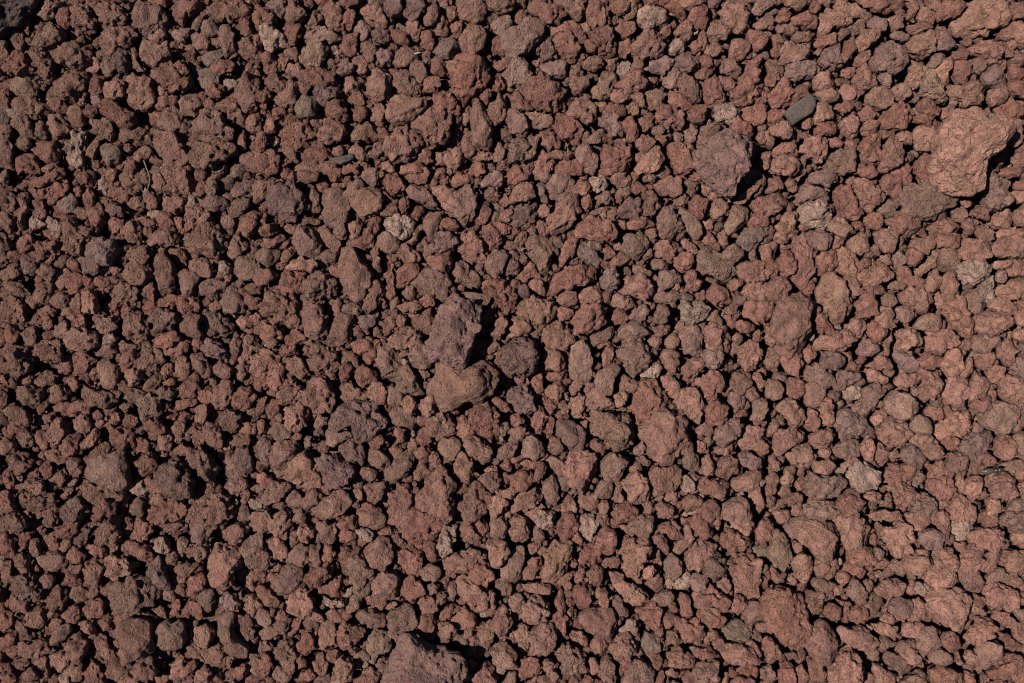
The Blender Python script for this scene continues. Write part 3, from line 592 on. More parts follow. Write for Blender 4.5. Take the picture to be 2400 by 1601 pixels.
wv 0 795,361 5,-9 9,2 13,-1 8,8 -5,10 -11,8 -7,2 -8,-7|lumpy pale pitted lava stone somewhat below and right of the grey triangular stone
pn 0 860,284 11,-15 10,-3 10,3 2,8 -2,12 -10,5 -10,0|lumpy purplish rough lava stone just below and right of the pale tan angular stone
pn 0 396,525 6,-10 13,-1 10,6 4,10 -6,15 -13,-5 -8,-7|lumpy purplish rough lava stone just below the arched purple-brown stone
gn 0 531,317 6,-9 8,-1 10,10 10,11 -2,10 -13,0 -10,-5 -8,-8|lumpy grey-brown rough lava stone somewhat above the large central purple boulder
dn 0 597,251 8,-9 10,-2 12,0 2,14 -6,10 -10,5 -10,-5|dark grey rounded stone with finely grained surface
bn 0 138,151 13,-3 15,-3 8,4 0,17 -8,4 -23,-4 -4,-8|lumpy brown rough lava stone somewhat right of the pale waisted knobbly stone
gv 0 825,664 5,-12 7,-6 9,3 7,20 -8,8 -6,5 -12,-7
bv 0 323,466 8,-10 7,-13 8,3 8,8 5,5 -4,10 -9,4 -13,1|lumpy brown pitted lava stone somewhat above the small grey cube-like stone
rn 0 654,611 5,-13 18,0 0,15 -6,13 -10,9 -6,-6 -3,-11|jagged reddish rough lava stone just left of the pale notched crumpled stone
rv 0 38,297 8,-13 10,-2 13,3 4,12 -7,9 -10,4 -10,-4|rounded reddish pitted lava stone somewhat left of the dark olive-grey blocky stone
bn 0 15,121 8,-5 18,0 13,9 6,6 -12,8 -17,-4 -13,-6|long level brown rough lava stone just below the rounded olive-tan stone
on 0 743,198 10,-12 9,-11 8,-4 6,10 3,8 -11,13 -20,2|lumpy orange-brown rough lava stone somewhat left of the tall smooth purple rock
gs 0 731,279 6,-6 14,4 11,5 -6,12 -8,13 -10,-7 -8,-8|grey smooth angular stone with triangular top
ps 0 674,181 5,-13 10,-1 7,10 4,12 -3,15 -13,-2 -7,-11|lumpy purplish smooth lava stone somewhat below and right of the large rounded pitted stone
rn 0 988,639 12,4 10,-4 10,2 5,5 -2,16 -11,2 -12,-5 -8,-5
on 0 1063,71 8,-3 10,3 4,8 -1,13 -8,13 -10,-2 -6,-6 5,-10|lumpy orange-brown rough lava stone somewhat above and left of the kidney-bent boulder
rn 0 393,741 9,-10 10,2 16,5 -8,11 -8,11 -12,-1 -7,-8|lumpy reddish rough lava stone just left of the tan ridged wedge
ls 0 846,736 7,-5 10,-5 6,0 4,10 9,5 -1,8 -10,5 -16,-3 -6,-8|greenish grey smooth stone with a dark crease
ov 0 373,156 9,-13 10,-5 10,6 4,12 -9,6 -8,4 -12,2 -4,-6
gs 0 737,613 6,-7 13,-3 10,5 5,8 -5,9 -13,4 -13,-3 -6,-8|lumpy grey-brown smooth lava stone somewhat right of the pale notched crumpled stone
on 0 855,566 10,-8 16,-5 12,-2 4,7 -9,8 -10,10 -13,1 -7,-3
rn 0 900,333 5,-7 13,-1 10,10 -2,8 -11,10 -7,4 -11,-9
rv 0 121,128 12,-11 7,8 13,5 7,8 -6,10 -11,0 -10,-8 -10,-5
rn 0 426,271 7,-14 7,-5 7,3 -2,11 -7,13 0,8 -10,5 -11,0 -10,-5 -1,-5 11,2 8,-5|long slanting reddish rough lava stone just above the smooth tapering brown stone
on 0 1024,695 9,-13 12,-5 13,3 4,12 -4,8 -13,0 -12,0
bn 0 350,188 14,-3 6,6 7,-2 20,5 3,8 -23,2 -27,-2
on 0 531,551 5,-18 9,-5 6,10 5,13 -3,12 -11,3 -8,-8
bv 0 96,456 4,-5 15,8 18,0 2,15 -12,4 -16,-3 -7,-9
rv 0 300,179 15,-3 11,5 2,13 -5,10 -20,0
bv 0 100,374 15,-7 10,4 12,0 0,8 3,5 -7,6 -13,3 -10,-9 -8,-3
on 0 910,264 8,-10 10,-7 3,14 0,16 -8,10 -8,2 -7,-12|long upright orange-brown rough lava stone just below and left of the cream crumpled stone
pn 0 475,-4 27,0 -4,19 -9,9 -10,2 -5,-11
rn 0 825,484 5,-10 12,-8 8,5 3,16 -5,10 -13,3 -8,-8
bn 0 423,348 10,-13 15,-5 4,8 -7,13 -5,12 -10,4 -6,-9
bn 0 236,764 9,-10 13,2 7,10 -2,16 -8,5 -10,-8 -8,-8
on 0 998,97 7,-18 10,-4 10,5 4,9 -1,11 -11,5 -10,-2
gv 0 477,418 4,-10 10,-8 8,5 5,8 5,10 -7,8 -13,0 -8,-5
bn 0 692,105 10,-11 5,-12 10,0 6,7 -6,16 -6,9 -9,3 -8,-3
gs 0 698,446 4,-10 10,-7 12,-1 4,5 -8,10 -3,13 -2,7 -10,0 -7,-8|lumpy grey-brown smooth lava stone somewhat above the pitted heart-shaped stone
bv 0 94,667 8,-10 8,-5 10,3 0,17 -5,13 -8,4 -7,-9
on 0 1051,391 7,-7 13,2 10,5 0,16 -25,5
bs 0 116,428 7,-8 7,3 8,8 2,10 -5,13 -10,3 -8,-9
on 0 951,654 10,0 13,-1 8,6 0,10 -5,8 -8,4 -10,-4 -5,-10
on 0 571,636 5,-6 12,1 7,13 -2,13 -10,10 -7,-8 -4,-10
rn 0 553,667 10,-10 10,2 5,13 -5,10 -5,8 -13,-3 -5,-10
rn 0 818,568 7,-10 15,3 13,5 2,8 -5,6 -13,2 -15,-3
on 0 1134,459 6,-13 2,-13 11,5 10,10 -3,8 -7,10 -16,3
gs 0 258,356 7,-13 8,-12 6,12 7,13 0,10 -13,2 -10,-2
rn 0 600,782 10,-5 10,-8 11,0 2,13 -2,12 -11,-2 -10,5 -7,-5
bn 0 1025,277 8,-11 10,2 10,6 0,15 -5,8 -8,0 -10,-8
on 0 1014,110 6,-5 13,-3 7,3 7,10 -4,10 -10,4 -13,-5 -5,-7
gn 0 723,384 10,-7 10,2 10,-2 10,7 5,5 -12,4 -16,4 -12,1
rn 0 643,33 14,-7 12,-3 10,8 10,12 -5,7 -13,-7 -12,-5 -13,5
bn 0 597,611 8,-8 10,3 5,10 -1,15 -5,8 -9,-3 -8,-10
bn 0 405,163 10,-12 10,-4 10,0 9,6 0,9 -10,5 -19,1
gn 0 611,525 4,-13 8,-5 10,5 5,11 -2,12 -10,5 -11,-5
bv 0 55,507 4,-10 10,-6 10,3 4,13 -6,10 -11,7 -7,-7
gv 0 161,479 5,-15 10,-4 10,9 3,13 -5,7 -13,2 -8,-6
rv 0 130,515 5,-13 13,-2 10,7 0,13 -7,8 -13,0 -5,-5
dv 0 74,594 10,-10 13,0 10,13 -5,10 -23,2
bn 0 305,584 8,-13 10,-8 13,3 7,6 -10,9 -13,8 -12,4
pn 0 632,77 9,-7 13,-2 10,6 4,6 -7,12 -13,0 -14,-7
pn 0 172,664 7,-11 7,-1 3,10 2,10 6,10 5,10 -8,3 -10,-8 -8,-10
rn 0 807,611 5,-8 10,-1 10,5 7,10 -4,12 -8,2 -10,-8 -9,-5
wv 0 835,135 7,-10 13,-5 12,8 4,7 -8,9 -13,1 -13,-3
ts 0 849,266 6,-15 5,-11 11,1 7,7 -2,11 -11,10 -10,5 -5,-3|pale tan angular stone, brightest of those below the tall purple rock
bn 0 795,89 7,-5 12,9 11,17 -6,9 -10,-2 -12,-11
on 0 1088,266 11,-5 10,-5 10,-2 4,7 0,13 -11,5 -10,0 -11,-6
pv 0 177,376 7,-13 13,-2 10,7 2,11 -7,7 -11,2 -10,-4
on 0 946,512 13,-7 12,-5 9,7 -1,10 -10,8 -15,0 -7,-5
rv 0 204,15 5,-15 28,0 0,10 -7,7 -12,1 -1,13 -10,-8
on 0 1104,426 8,-15 10,0 8,9 1,11 -6,9 -11,2 -9,-6
on 0 767,220 4,-10 10,-4 13,2 5,10 -1,10 -9,4 -13,-3
rn 0 913,418 13,-4 15,3 1,14 -4,12 -10,-2 -10,-8
wn 0 1112,611 7,-8 11,0 10,8 2,7 -7,8 -5,8 -11,-5 -5,-9|small whitish rounded stone ringed by a thin shadow
bs 0 789,644 5,-10 8,-3 -5,-15 0,-9 7,-1 5,12 5,11 -5,10 -5,10 -7,3 -8,-3
on 0 781,769 8,-9 10,0 10,6 8,8 -5,8 -15,2 -11,-2
on 0 1102,328 5,-8 12,-3 6,16 0,10 -11,8 -10,-2 -2,-11
pv 0 701,140 5,-10 14,3 5,10 8,8 -3,9 -13,2 -7,-11 -8,-3
gs 0 457,484 6,-7 8,1 8,9 9,2 3,11 -7,7 -10,-4 -13,-6
bv 0 751,231 5,-9 7,0 7,5 4,11 -3,10 -8,8 -9,-2 -3,-11
pn 0 1053,535 5,-10 13,-4 10,7 8,10 -3,7 -7,4 -13,-6
gs 0 942,279 6,-8 11,-1 10,3 8,7 -3,9 -8,5 -10,0 -10,-7
on 0 1049,764 7,-13 10,-1 10,6 0,10 8,11 -3,6 -10,-4 -10,-8
bn 0 572,125 9,-10 7,-8 7,14 -2,13 -5,11 -9,3 -6,-13
bs 0 43,652 13,-4 15,-2 11,7 -3,9 -10,6 -10,1 -8,-5
bn 0 283,189 10,-13 16,-2 1,23 -10,7 -14,-4
on 0 503,218 11,0 13,4 5,4 5,12 -7,9 -8,1 -6,-7 -7,-13
gs 0 597,652 8,-11 8,0 2,16 -5,12 3,11 -13,2 -5,-10
rn 0 720,97 13,-5 10,-8 10,0 5,13 -2,8 -13,5 -10,-5 -10,-3
bn 0 251,456 9,-10 11,2 2,13 -5,16 -10,5 -8,-8 0,-10
wv 0 511,641 6,-12 1,-13 7,-4 10,6 0,8 -5,8 1,12 -9,6 -10,-6|pale beige knobbly pitted stone, taller than wide
on 0 1081,600 18,-2 10,2 5,13 0,16 -5,5 -7,-13 -11,-8
bs 0 144,325 8,-15 10,-3 12,8 2,9 -8,9 -10,2 -10,-6
wf 0 305,33 6,-4 7,3 10,6 6,10 -1,8 -7,-1 -8,6 -8,-4 -2,-11|pale splintered chunk with fibrous dark side like old wood
rn 0 717,599 11,-10 12,0 11,10 -6,13 -22,0
gn 0 477,223 9,-8 9,3 9,10 10,13 -2,7 -13,-5 -13,-9 -7,-6
rv 0 77,335 5,-10 12,-4 13,4 3,10 -5,8 -13,2 -10,-2
rn 0 697,629 8,-8 10,-1 8,5 0,14 -6,10 -7,3 -8,-8
rn 0 942,376 9,-8 13,-2 4,10 9,4 5,6 -5,8 -11,-1 -12,-7
gn 0 1139,394 11,-5 8,8 13,-3 2,13 -23,7 -13,-7
rn 0 1003,358 7,-13 10,-2 9,5 -1,13 -5,10 -16,3 -4,-8
rn 0 868,130 13,-6 15,-3 3,14 -8,13 -10,1 -9,-9
rv 0 380,125 12,-8 10,-2 8,13 -2,10 -8,7 -13,-6 -4,-8
on 0 867,517 4,-15 7,-5 13,5 2,13 -7,10 -10,3 -8,-5
bv 0 42,410 6,-10 21,-3 2,13 -2,13 -8,3 -10,-7 -8,-4
on 0 78,756 4,-10 10,-5 9,8 -1,12 -3,13 -10,1 -8,-9
on 0 928,659 4,-7 9,-3 10,5 0,13 -3,10 -7,9 -5,-6 -5,-11
rv 0 204,358 8,-13 13,-1 10,7 0,10 -13,10 -10,-3
rn 0 188,408 3,-11 28,0 4,8 -4,9 -10,4 -10,-1 -8,-4
rn 0 101,797 1,-15 5,-8 10,8 7,7 -1,16 -18,5
gs 0 1178,599 10,-15 11,0 7,7 0,18 -23,0
rn 0 15,191 13,-10 10,0 8,13 0,10 -29,0
bn 0 913,71 10,-12 13,-7 15,2 0,10 -8,7 -15,2 -13,4
ts 0 795,256 5,-15 5,2 9,11 8,10 0,10 -8,8 -10,-13
pn 0 931,231 10,-16 10,-2 10,5 7,5 -7,8 -13,5 -12,2
on 0 766,289 8,-7 12,0 11,2 0,9 -8,9 -10,4 -13,-6
rv 0 3,77 10,-13 10,-3 6,7 2,12 -9,9 -12,-1 -7,-4
rn 0 466,315 5,-5 18,0 4,7 -7,11 -10,7 -8,5 -3,-7
rn 0 537,636 3,-23 8,-5 7,8 8,13 2,10 -10,0
on 0 634,423 4,-13 8,-4 10,4 5,8 -2,15 -13,1 -9,-3
gn 0 651,-4 19,0 14,7 0,10 -7,11 -8,-5 -8,-9 -9,-5
gs 0 1127,343 10,-5 8,7 3,8 10,3 -8,12 -10,4 -8,-9
bn 0 685,466 7,-10 10,1 8,7 7,5 3,8 -8,5 -12,-3 -11,-2
rv 0 359,675 7,-8 13,-8 10,5 0,11 -10,7 -10,7 -9,-4
bn 0 170,284 9,-13 12,-2 16,2 4,11 -7,5 -10,1 -8,-4 -7,5
on 0 578,728 5,-13 8,-6 8,9 2,15 -8,13 -10,-3
gs 0 569,307 9,-13 13,-3 4,11 -7,15 -7,9 -8,-5
bn 0 482,379 7,-9 13,-9 10,0 -3,18 -5,12 -10,-2
on 0 1167,525 1,-13 13,-5 10,13 0,10 -10,8 -10,0
rn 0 471,692 5,-12 8,-5 10,7 5,13 -8,2 -5,8 -12,0
bs 0 417,600 26,-2 10,8 -2,12 -16,2 -10,-4
rv 0 410,403 13,-6 22,0 3,11 -5,10 -13,-3 -13,-2
gn 0 232,338 5,-8 13,-4 13,4 2,8 -5,10 -7,3 -8,-4 -10,-2
bn 0 54,140 16,-7 7,10 7,9 -7,6 -13,8 -5,-9
bn 0 1107,543 5,-13 13,0 10,8 5,7 -10,8 -11,0 -10,-2
pv 0 961,69 5,-13 13,-2 5,7 3,13 -3,8 -10,2 -8,-5
rn 0 956,302 8,-5 13,-4 5,12 -5,10 -13,10 -8,-2
rn 0 819,720 6,-10 10,3 10,5 6,10 -6,8 -15,0 -8,-8
gs 0 1071,381 8,-10 15,-5 8,4 3,7 -1,9 -20,2 -13,-2
bv 0 263,629 8,-13 10,-5 10,7 0,11 -13,10 -13,0
on 0 423,13 11,-8 9,3 8,11 5,12 -7,3 -11,-3 -10,-8
on 0 597,226 13,-13 13,2 3,11 2,5 -10,5 -13,2 -8,0
bn 0 855,438 8,-5 10,3 8,10 -2,8 -8,10 -11,-5 -5,-8
on 0 1162,254 9,-8 12,-4 5,12 -2,12 -10,4 -11,-4 -6,-6
bv 0 259,489 6,-12 11,5 10,5 -3,10 -7,10 -11,0 -5,-10
bn 0 837,548 8,-10 10,-5 9,7 1,13 -10,9 -13,-4
bv 0 276,726 10,-6 10,6 5,12 -8,13 -10,-2 -7,-11
rn 0 500,310 4,-10 10,-3 11,-4 7,12 -5,10 -10,4 -10,-2
rn 0 623,194 5,-15 6,-5 9,10 5,13 -5,7 -20,0
gn 0 771,333 5,-18 10,0 13,5 3,5 -8,9 -13,4 -13,5
rn 0 670,697 4,-12 13,-3 6,10 -1,13 -8,10 -5,0 -6,-10
rn 0 826,345 6,-10 13,0 10,10 7,11 -12,1 -15,1
pn 0 1040,715 5,-12 13,-2 9,2 1,15 -5,6 -10,2 -10,-4
bv 0 154,787 9,-13 13,-5 6,10 -1,13 -10,5 -13,-1
on 0 991,287 9,-10 10,-6 7,6 4,7 -4,10 -12,6 -9,-6
bv 0 20,454 11,-3 15,3 4,10 -4,10 -10,4 -10,-8 -3,-9
bn 0 128,782 5,-9 10,0 8,6 7,3 -5,10 -10,8 -13,-6
rn 0 897,231 11,-5 9,0 6,10 -3,7 -10,8 -13,4
bn 0 371,741 6,-13 7,-4 8,9 2,13 -5,10 -10,3 -6,-10
gs 0 869,718 7,-13 15,-2 8,7 0,13 -16,5 -10,-5
on 0 1164,343 7,-10 15,-5 10,2 -1,15 -7,7 -15,-3
pn 0 945,208 9,-8 15,-3 10,6 1,10 -10,7 -9,-3 -10,-2
bn 0 211,381 8,-10 13,-5 5,5 -5,13 5,10 -2,8 -10,-8 -11,-5
rn 0 911,307 7,-13 10,-7 3,15 0,15 -8,8 -10,0
gn 0 595,130 10,-1 8,6 7,13 -2,8 -10,4 -11,-6
rv 0 277,269 6,-15 16,-8 7,5 -5,15 -8,13 -5,-5
rn 0 530,726 5,-11 10,-2 10,7 5,11 -5,7 -13,-2 -10,0
gn 0 993,692 7,-15 7,0 5,13 4,10 -1,13 -10,-3 -8,-7
on 0 1130,579 5,-18 13,-5 7,12 -7,13 -6,10 -7,-5
rv 0 276,459 10,-5 10,0 4,12 -9,11 -13,5 -6,-8
bs 0 942,464 3,-13 9,-3 7,3 8,10 -8,8 -5,10 -10,-2
rn 0 38,174 13,-12 13,5 5,14 -8,9 -13,-4 -6,-6
rn 0 597,558 11,-7 15,0 3,7 -8,13 -13,5 -8,-2
gn 0 974,528 8,-8 12,-5 13,0 0,10 -2,10 -13,2 -13,-4
bs 0 462,66 9,-11 11,1 9,10 0,8 -10,3 -15,2 -5,-5
rn 0 1031,220 2,-12 10,-4 8,4 9,7 -6,11 -6,7 -10,-5
rn 0 876,238 12,-7 18,-3 0,23 -10,3 -10,-6
on 0 674,351 10,-13 10,-4 13,6 -1,13 -9,5 -13,-2
gs 0 1099,302 5,-10 10,-3 9,8 -1,18 -8,5 -10,-5
pn 0 725,246 8,-12 10,-3 8,2 2,18 -8,4 -12,1 -8,-5
rn 0 897,69 13,1 8,9 -3,13 -10,10 -9,-5
pv 0 509,282 5,-11 11,-1 9,7 1,10 -8,7 -10,4 -8,-6
gn 0 611,135 9,-5 13,3 13,4 2,6 -6,6 -11,2 -9,0 -7,-8
on 0 1003,50 7,-10 7,-7 13,0 5,8 -7,7 -11,9 -9,3 -6,-5
rn 0 651,194 13,-8 13,2 10,12 -10,7 -26,-3
rn 0 143,644 8,-10 12,0 11,7 5,8 -4,10 -12,-2 -7,-8
bn 0 416,720 9,-5 10,0 8,5 10,-2 -2,13 -11,3 -7,3 -13,-9
pn 0 1150,89 15,-15 8,10 8,13 -3,6 -13,-1 -10,-2
pn 0 977,456 2,-15 5,-8 8,1 13,4 9,-2 -4,7 -13,8 -13,8
bv 0 337,428 4,-9 10,0 8,9 10,13 -5,5 -10,1 -11,-9
bn 0 301,652 2,-16 2,-13 5,6 3,15 2,15 -2,10 -8,3 -8,-3
bv 0 209,456 8,-8 10,-10 9,3 3,10 -7,10 -13,4 -12,0
pn 0 786,69 11,-6 11,-2 6,10 5,8 -10,9 -12,-6 -8,-8
gn 0 209,119 10,-9 11,2 7,12 -7,14 -11,-3 -8,-7
rn 0 807,18 7,-12 12,2 6,10 -2,13 -5,5 -8,-3 -9,-9
pn 0 300,520 10,-10 9,2 3,11 -7,10 3,10 -8,5 -7,-13
pn 0 273,535 5,-10 13,0 6,13 -1,13 -8,6 -10,-12
bn 0 301,743 9,-7 16,-8 12,-8 3,8 -8,13 -15,6 -13,3
gs 0 377,507 10,-5 10,3 13,0 5,7 -13,5 -10,8 -10,-5
bn 0 106,143 11,-8 11,5 5,11 -3,16 -10,-4 -8,-7
pv 0 675,294 9,-10 10,1 6,12 5,8 -5,9 -11,-4 -10,-7
rn 0 817,597 13,-11 12,0 3,16 -15,10 -11,-3
bn 0 969,269 5,-13 8,-6 7,6 5,8 6,10 -7,8 -6,-5 -10,-4
bs 0 512,523 7,-11 13,0 8,8 -1,10 -9,10 -11,-7
on 0 1062,287 12,-8 12,-2 11,5 5,7 -11,5 -12,4 -11,-6
ls 0 345,128 6,-14 13,-2 7,9 -1,12 -11,5 -11,-1
bn 0 297,213 13,-4 10,2 3,9 -10,11 -8,7 -8,-5
bs 0 495,259 7,-11 10,0 6,6 -4,10 -2,13 -5,7 -5,-5 -4,-10
gn 0 828,41 7,-18 7,-4 4,9 9,10 -5,9 -13,3 -7,-3
gn 0 256,36 6,-9 7,4 5,17 -2,22 -8,-4 -5,-12
wn 0 678,613 4,-9 12,-1 8,5 -1,8 -5,7 -3,11 -6,-2 -8,-9|pale cream crumpled stone with a ragged notch
rn 0 913,789 1,-12 9,-3 8,5 0,15 -3,13 -13,0
gs 0 208,323 9,-8 10,2 8,8 -5,8 -3,10 -8,5 -6,-13
pn 0 960,426 6,-13 13,0 10,4 3,6 -8,10 -13,0 -8,-2
rv 0 55,703 5,-13 9,-3 10,5 -2,13 -3,8 -8,5 -7,-5
on 0 1159,353 14,-4 13,2 5,10 -8,10 -12,-3 -13,-7
on 0 977,6 10,-6 15,3 8,10 0,5 -13,8 -8,-8 -10,-7
on 0 392,782 8,-13 10,5 5,13 -3,10 -12,3 -8,-8
rv 0 448,213 8,-8 10,-2 5,8 5,9 -4,9 -9,2 -10,-8
bn 0 324,115 10,-8 7,-15 7,4 2,14 -5,13 -14,2 -7,-2
rv 0 156,626 2,-13 8,-5 13,1 2,9 -5,11 -8,6 -10,-3
rn 0 1071,123 10,-7 10,0 11,9 2,8 -10,7 -13,-7 -9,-4
pn 0 1079,631 7,-10 13,0 8,8 -3,12 -10,4 -10,-4
bv 0 237,505 5,-9 11,1 7,10 3,10 -8,8 -7,-2 -8,-8
on 0 310,635 10,-4 16,3 0,15 -5,10 -11,-2
gv 0 701,794 4,-15 2,-10 8,2 6,11 2,12 -6,8 -12,-2
bn 0 139,210 3,-10 9,0 7,8 9,9 -1,6 -5,6 -8,-1 -6,-8
rn 0 447,300 4,-6 7,3 4,13 1,18 2,10 -9,0 -5,-15|long narrow finger-like red stone standing upright
pv 0 705,325 5,-10 10,-3 8,11 -3,12 -10,9 -9,-9
gs 0 1035,769 8,-5 13,5 7,8 8,7 -3,5 -12,0 -11,-7 -7,-5
rn 0 886,621 10,-15 10,2 0,26 -13,2 -8,-7
ls 0 511,59 6,-12 10,-1 9,5 4,10 -10,7 -11,2 -7,-5
bv 0 184,611 7,-5 16,5 12,2 -2,10 -5,7 -10,-4 -13,-6
gs 0 574,616 4,-13 10,0 8,10 -3,16 -7,3 -10,-3
on 0 854,60 6,-14 9,-6 8,8 0,11 -6,10 -7,2 -8,-3
bn 0 400,451 7,-3 10,6 13,5 0,7 -10,3 -13,1 -7,-1
gs 0 300,297 8,-6 12,0 8,3 0,8 -10,10 -8,3 -7,-8
rn 0 1051,317 12,-7 5,13 8,2 10,5 3,5 -10,3 -16,-5 -10,-3
bv 0 149,294 5,-6 9,1 8,-2 8,7 -3,11 -8,5 -12,-3 -5,-6
pn 0 864,533 8,-5 11,2 10,10 -2,11 -10,1 -13,-7
on 0 1167,405 14,-8 10,11 -3,15 -7,5 -10,-8
bv 0 15,538 8,-8 10,1 10,9 -5,5 -10,8 -5,7 -6,-7
bn 0 223,420 3,-7 9,0 5,7 8,11 1,12 -7,2 -10,-9 -6,-5
gs 0 779,659 6,-10 9,5 8,10 -5,11 -8,6 -10,-6
on 0 1181,168 0,-15 2,-10 10,-3 7,11 -1,15 -8,6
wv 0 1146,338 9,-13 10,-2 -1,12 -1,16 -10,7 -8,-7
bn 0 425,571 10,-5 16,0 3,10 -9,10 -10,5 -5,-10
gs 0 636,571 5,-10 7,-4 6,11 2,16 -5,10 -8,-5 -6,-10
rn 0 217,682 5,-7 13,-3 7,5 0,8 -10,10 -7,6 -6,-9
rn 0 781,115 5,-12 8,4 5,5 14,8 -4,8 -12,2 -11,-5
rn 0 107,589 16,-4 12,6 0,13 -20,5
gv 0 4,608 6,-8 10,0 8,6 4,10 -6,6 -11,3 -7,-7
on 0 775,443 9,-6 7,4 9,10 -3,13 -8,4 -7,-9 -8,-11
gs 0 1065,500 6,-11 8,-5 10,8 5,8 -5,8 -13,0 -10,-3
on 0 486,703 8,-4 13,0 7,6 0,10 -10,3 -7,5 -8,-10
rn 0 628,158 10,-6 8,1 10,10 3,11 -11,3 -12,-6
rn 0 1114,77 11,-6 10,6 4,10 -7,10 -10,5 -5,-13
gs 0 431,528 12,-2 10,7 5,10 -7,8 -13,-3 -8,-8
bn 0 572,-3 32,0 0,13 -16,5 -15,-5
bn 0 13,138 13,-3 10,8 6,13 -6,6 -13,-6 -10,-8
rv 0 393,659 7,-13 7,-7 8,-4 8,9 -6,10 -10,8 -5,4
bn 0 5,36 13,-5 8,0 3,14 2,16 -8,-2 -10,-11 -7,-6
on 0 794,436 10,-10 10,-9 8,3 3,11 -8,10 -10,2
bn 0 336,654 7,-10 11,-6 10,5 -3,11 -2,8 -11,0 -12,-3
ls 0 117,179 8,-11 13,2 5,9 -4,11 -11,4 -9,-6
pn 0 591,302 8,-8 10,3 0,20 -10,9 -9,-6
ls 0 752,754 4,-13 10,0 8,10 0,13 -8,6 -10,-6|greenish grey smooth pebble, small and egg-shaped
ps 0 1045,415 8,-5 13,5 8,8 0,10 -8,5 -10,-5 -5,-10
bn 0 774,418 5,-9 10,-1 8,7 -2,13 -6,8 -10,-3
bn 0 956,125 8,-8 10,3 4,10 -1,8 -13,5 -8,5 -1,-13
bn 0 831,246 9,-12 10,-1 8,8 -3,10 -10,8 -10,-3
on 0 31,723 5,-10 9,-4 7,6 2,11 -6,10 -10,1 -6,-6
pv 0 237,410 5,-13 16,3 7,8 0,10 -7,2 -13,-2
on 0 1023,777 10,2 10,10 10,3 -5,10 -15,0 -10,-10
ls 0 230,92 10,-12 11,4 8,9 -5,9 -12,3 -8,-4
rn 0 807,241 7,-10 8,-2 9,7 0,7 -9,14 -8,-2 -6,-8
on 0 1047,446 9,-8 18,-2 7,5 0,7 -13,6 -12,0 -8,-3
bn 0 540,179 2,-23 11,-3 2,15 4,14 -6,7 -8,-3
on 0 788,36 10,-10 9,-2 10,12 -4,9 -9,3 -13,-5
on 0 1061,603 10,-5 13,8 7,5 -2,7 -10,5 -11,-5 -5,-7
rn 0 654,302 5,-15 10,-8 10,0 -5,13 -8,13 -7,10 -5,-5
gn 0 357,38 16,-7 11,2 13,8 0,7 -13,-1 -20,-1
on 0 900,151 8,-7 12,-1 8,8 8,7 -5,5 -16,-1 -12,-6
on 0 1149,669 6,-20 10,-5 11,5 -3,10 -8,9 -12,4
rn 0 106,241 9,-3 9,13 -3,15 -2,7 -9,-9 -8,-5
rn 0 613,667 5,-10 13,-5 7,7 -5,10 -5,8 -8,4 -6,-6
rv 0 378,685 9,-8 7,-8 8,8 3,10 -7,9 -9,1 -7,-5
pn 0 1102,38 2,-7 10,5 5,12 3,6 -13,5 -7,2 -5,-2
on 0 1090,87 9,-10 10,-8 9,-3 1,5 -7,13 2,8 -7,9 -5,-9
rn 0 874,38 12,-6 10,6 3,10 -8,11 -10,1 -4,-12
bs 0 225,743 5,-10 12,0 8,5 0,11 -8,10 -10,-5
on 0 1068,705 8,-6 8,6 4,10 -7,11 -10,3 -9,-3 5,-8
on 0 984,145 5,-8 13,-2 5,10 -2,13 -8,5 -10,-7
gs 0 440,287 5,-14 8,-2 8,6 7,5 -2,10 -10,4 -11,-4
rn 0 1171,202 12,-8 21,-3 2,16 -33,2
gf 0 371,613 11,-2 12,2 0,13 -5,10 -7,3 -5,-10 -4,-8|flat grey fragment with a pale broken edge
pv 0 366,107 8,-4 18,0 6,5 -4,9 -10,7 -11,-4
rv 0 87,428 2,-15 5,-5 11,7 7,8 -7,10 -11,3 -6,-3
on 0 855,611 8,-5 13,2 10,4 -3,11 -5,6 -10,-3 -9,-8
rn 0 310,451 8,-13 8,-12 8,7 -2,15 -6,11 -11,-3
on 0 283,710 10,-13 13,3 0,23 -10,0 -10,-5
on 0 190,240 4,-8 17,-1 8,2 -5,10 -6,9 -11,-1 -6,-5
on 0 1070,317 14,-10 10,-18 8,5 -4,13 -9,10 -10,8 -8,0
rn 0 417,433 8,-6 8,6 7,3 3,10 -10,5 -10,3 -6,-8
on 0 571,591 7,-10 10,-2 8,10 -3,10 -15,8
rn 0 682,644 10,-13 10,13 5,13 -5,9 -10,-7 -5,-7
on 0 138,271 10,-7 12,-5 6,11 0,12 -13,2 -10,-7
on 0 333,10 9,-9 12,4 5,12 -5,7 -12,2 -9,-6
rn 0 301,271 2,-15 7,-10 4,8 -1,10 9,-3 6,5 -5,8 -10,5
on 0 1026,368 9,-10 8,3 5,15 4,10 -14,-1 -10,-6
gn 0 559,561 12,-8 12,0 5,10 -5,11 -12,0 -8,-6
rv 0 162,543 6,-13 11,0 5,13 -3,11 -10,4 -8,-7
pn 0 449,6 4,-10 19,0 -1,22 -8,2 -10,-5
pv 0 88,626 4,-10 10,-7 8,4 -3,10 -5,11 -5,7 -6,0 -3,-7
rn 0 555,259 5,-18 3,-8 10,3 4,12 -4,12 -10,4
bn 0 268,282 5,-8 10,5 8,10 -5,8 -10,5 -3,5 -4,-7
wv 0 821,413 6,-5 10,2 8,3 1,10 -6,9 -10,-1 -7,-8
rn 0 -3,579 11,-3 7,10 3,11 -10,7 -11,0
rn 0 720,37 4,-11 9,-6 10,8 1,8 -6,10 -10,0 -7,-5
bv 0 421,54 8,-6 11,-2 5,8 -5,10 -2,9 -10,-2 -5,-7
rn 0 1183,10 5,-7 16,-6 2,23 -13,3 -8,-1
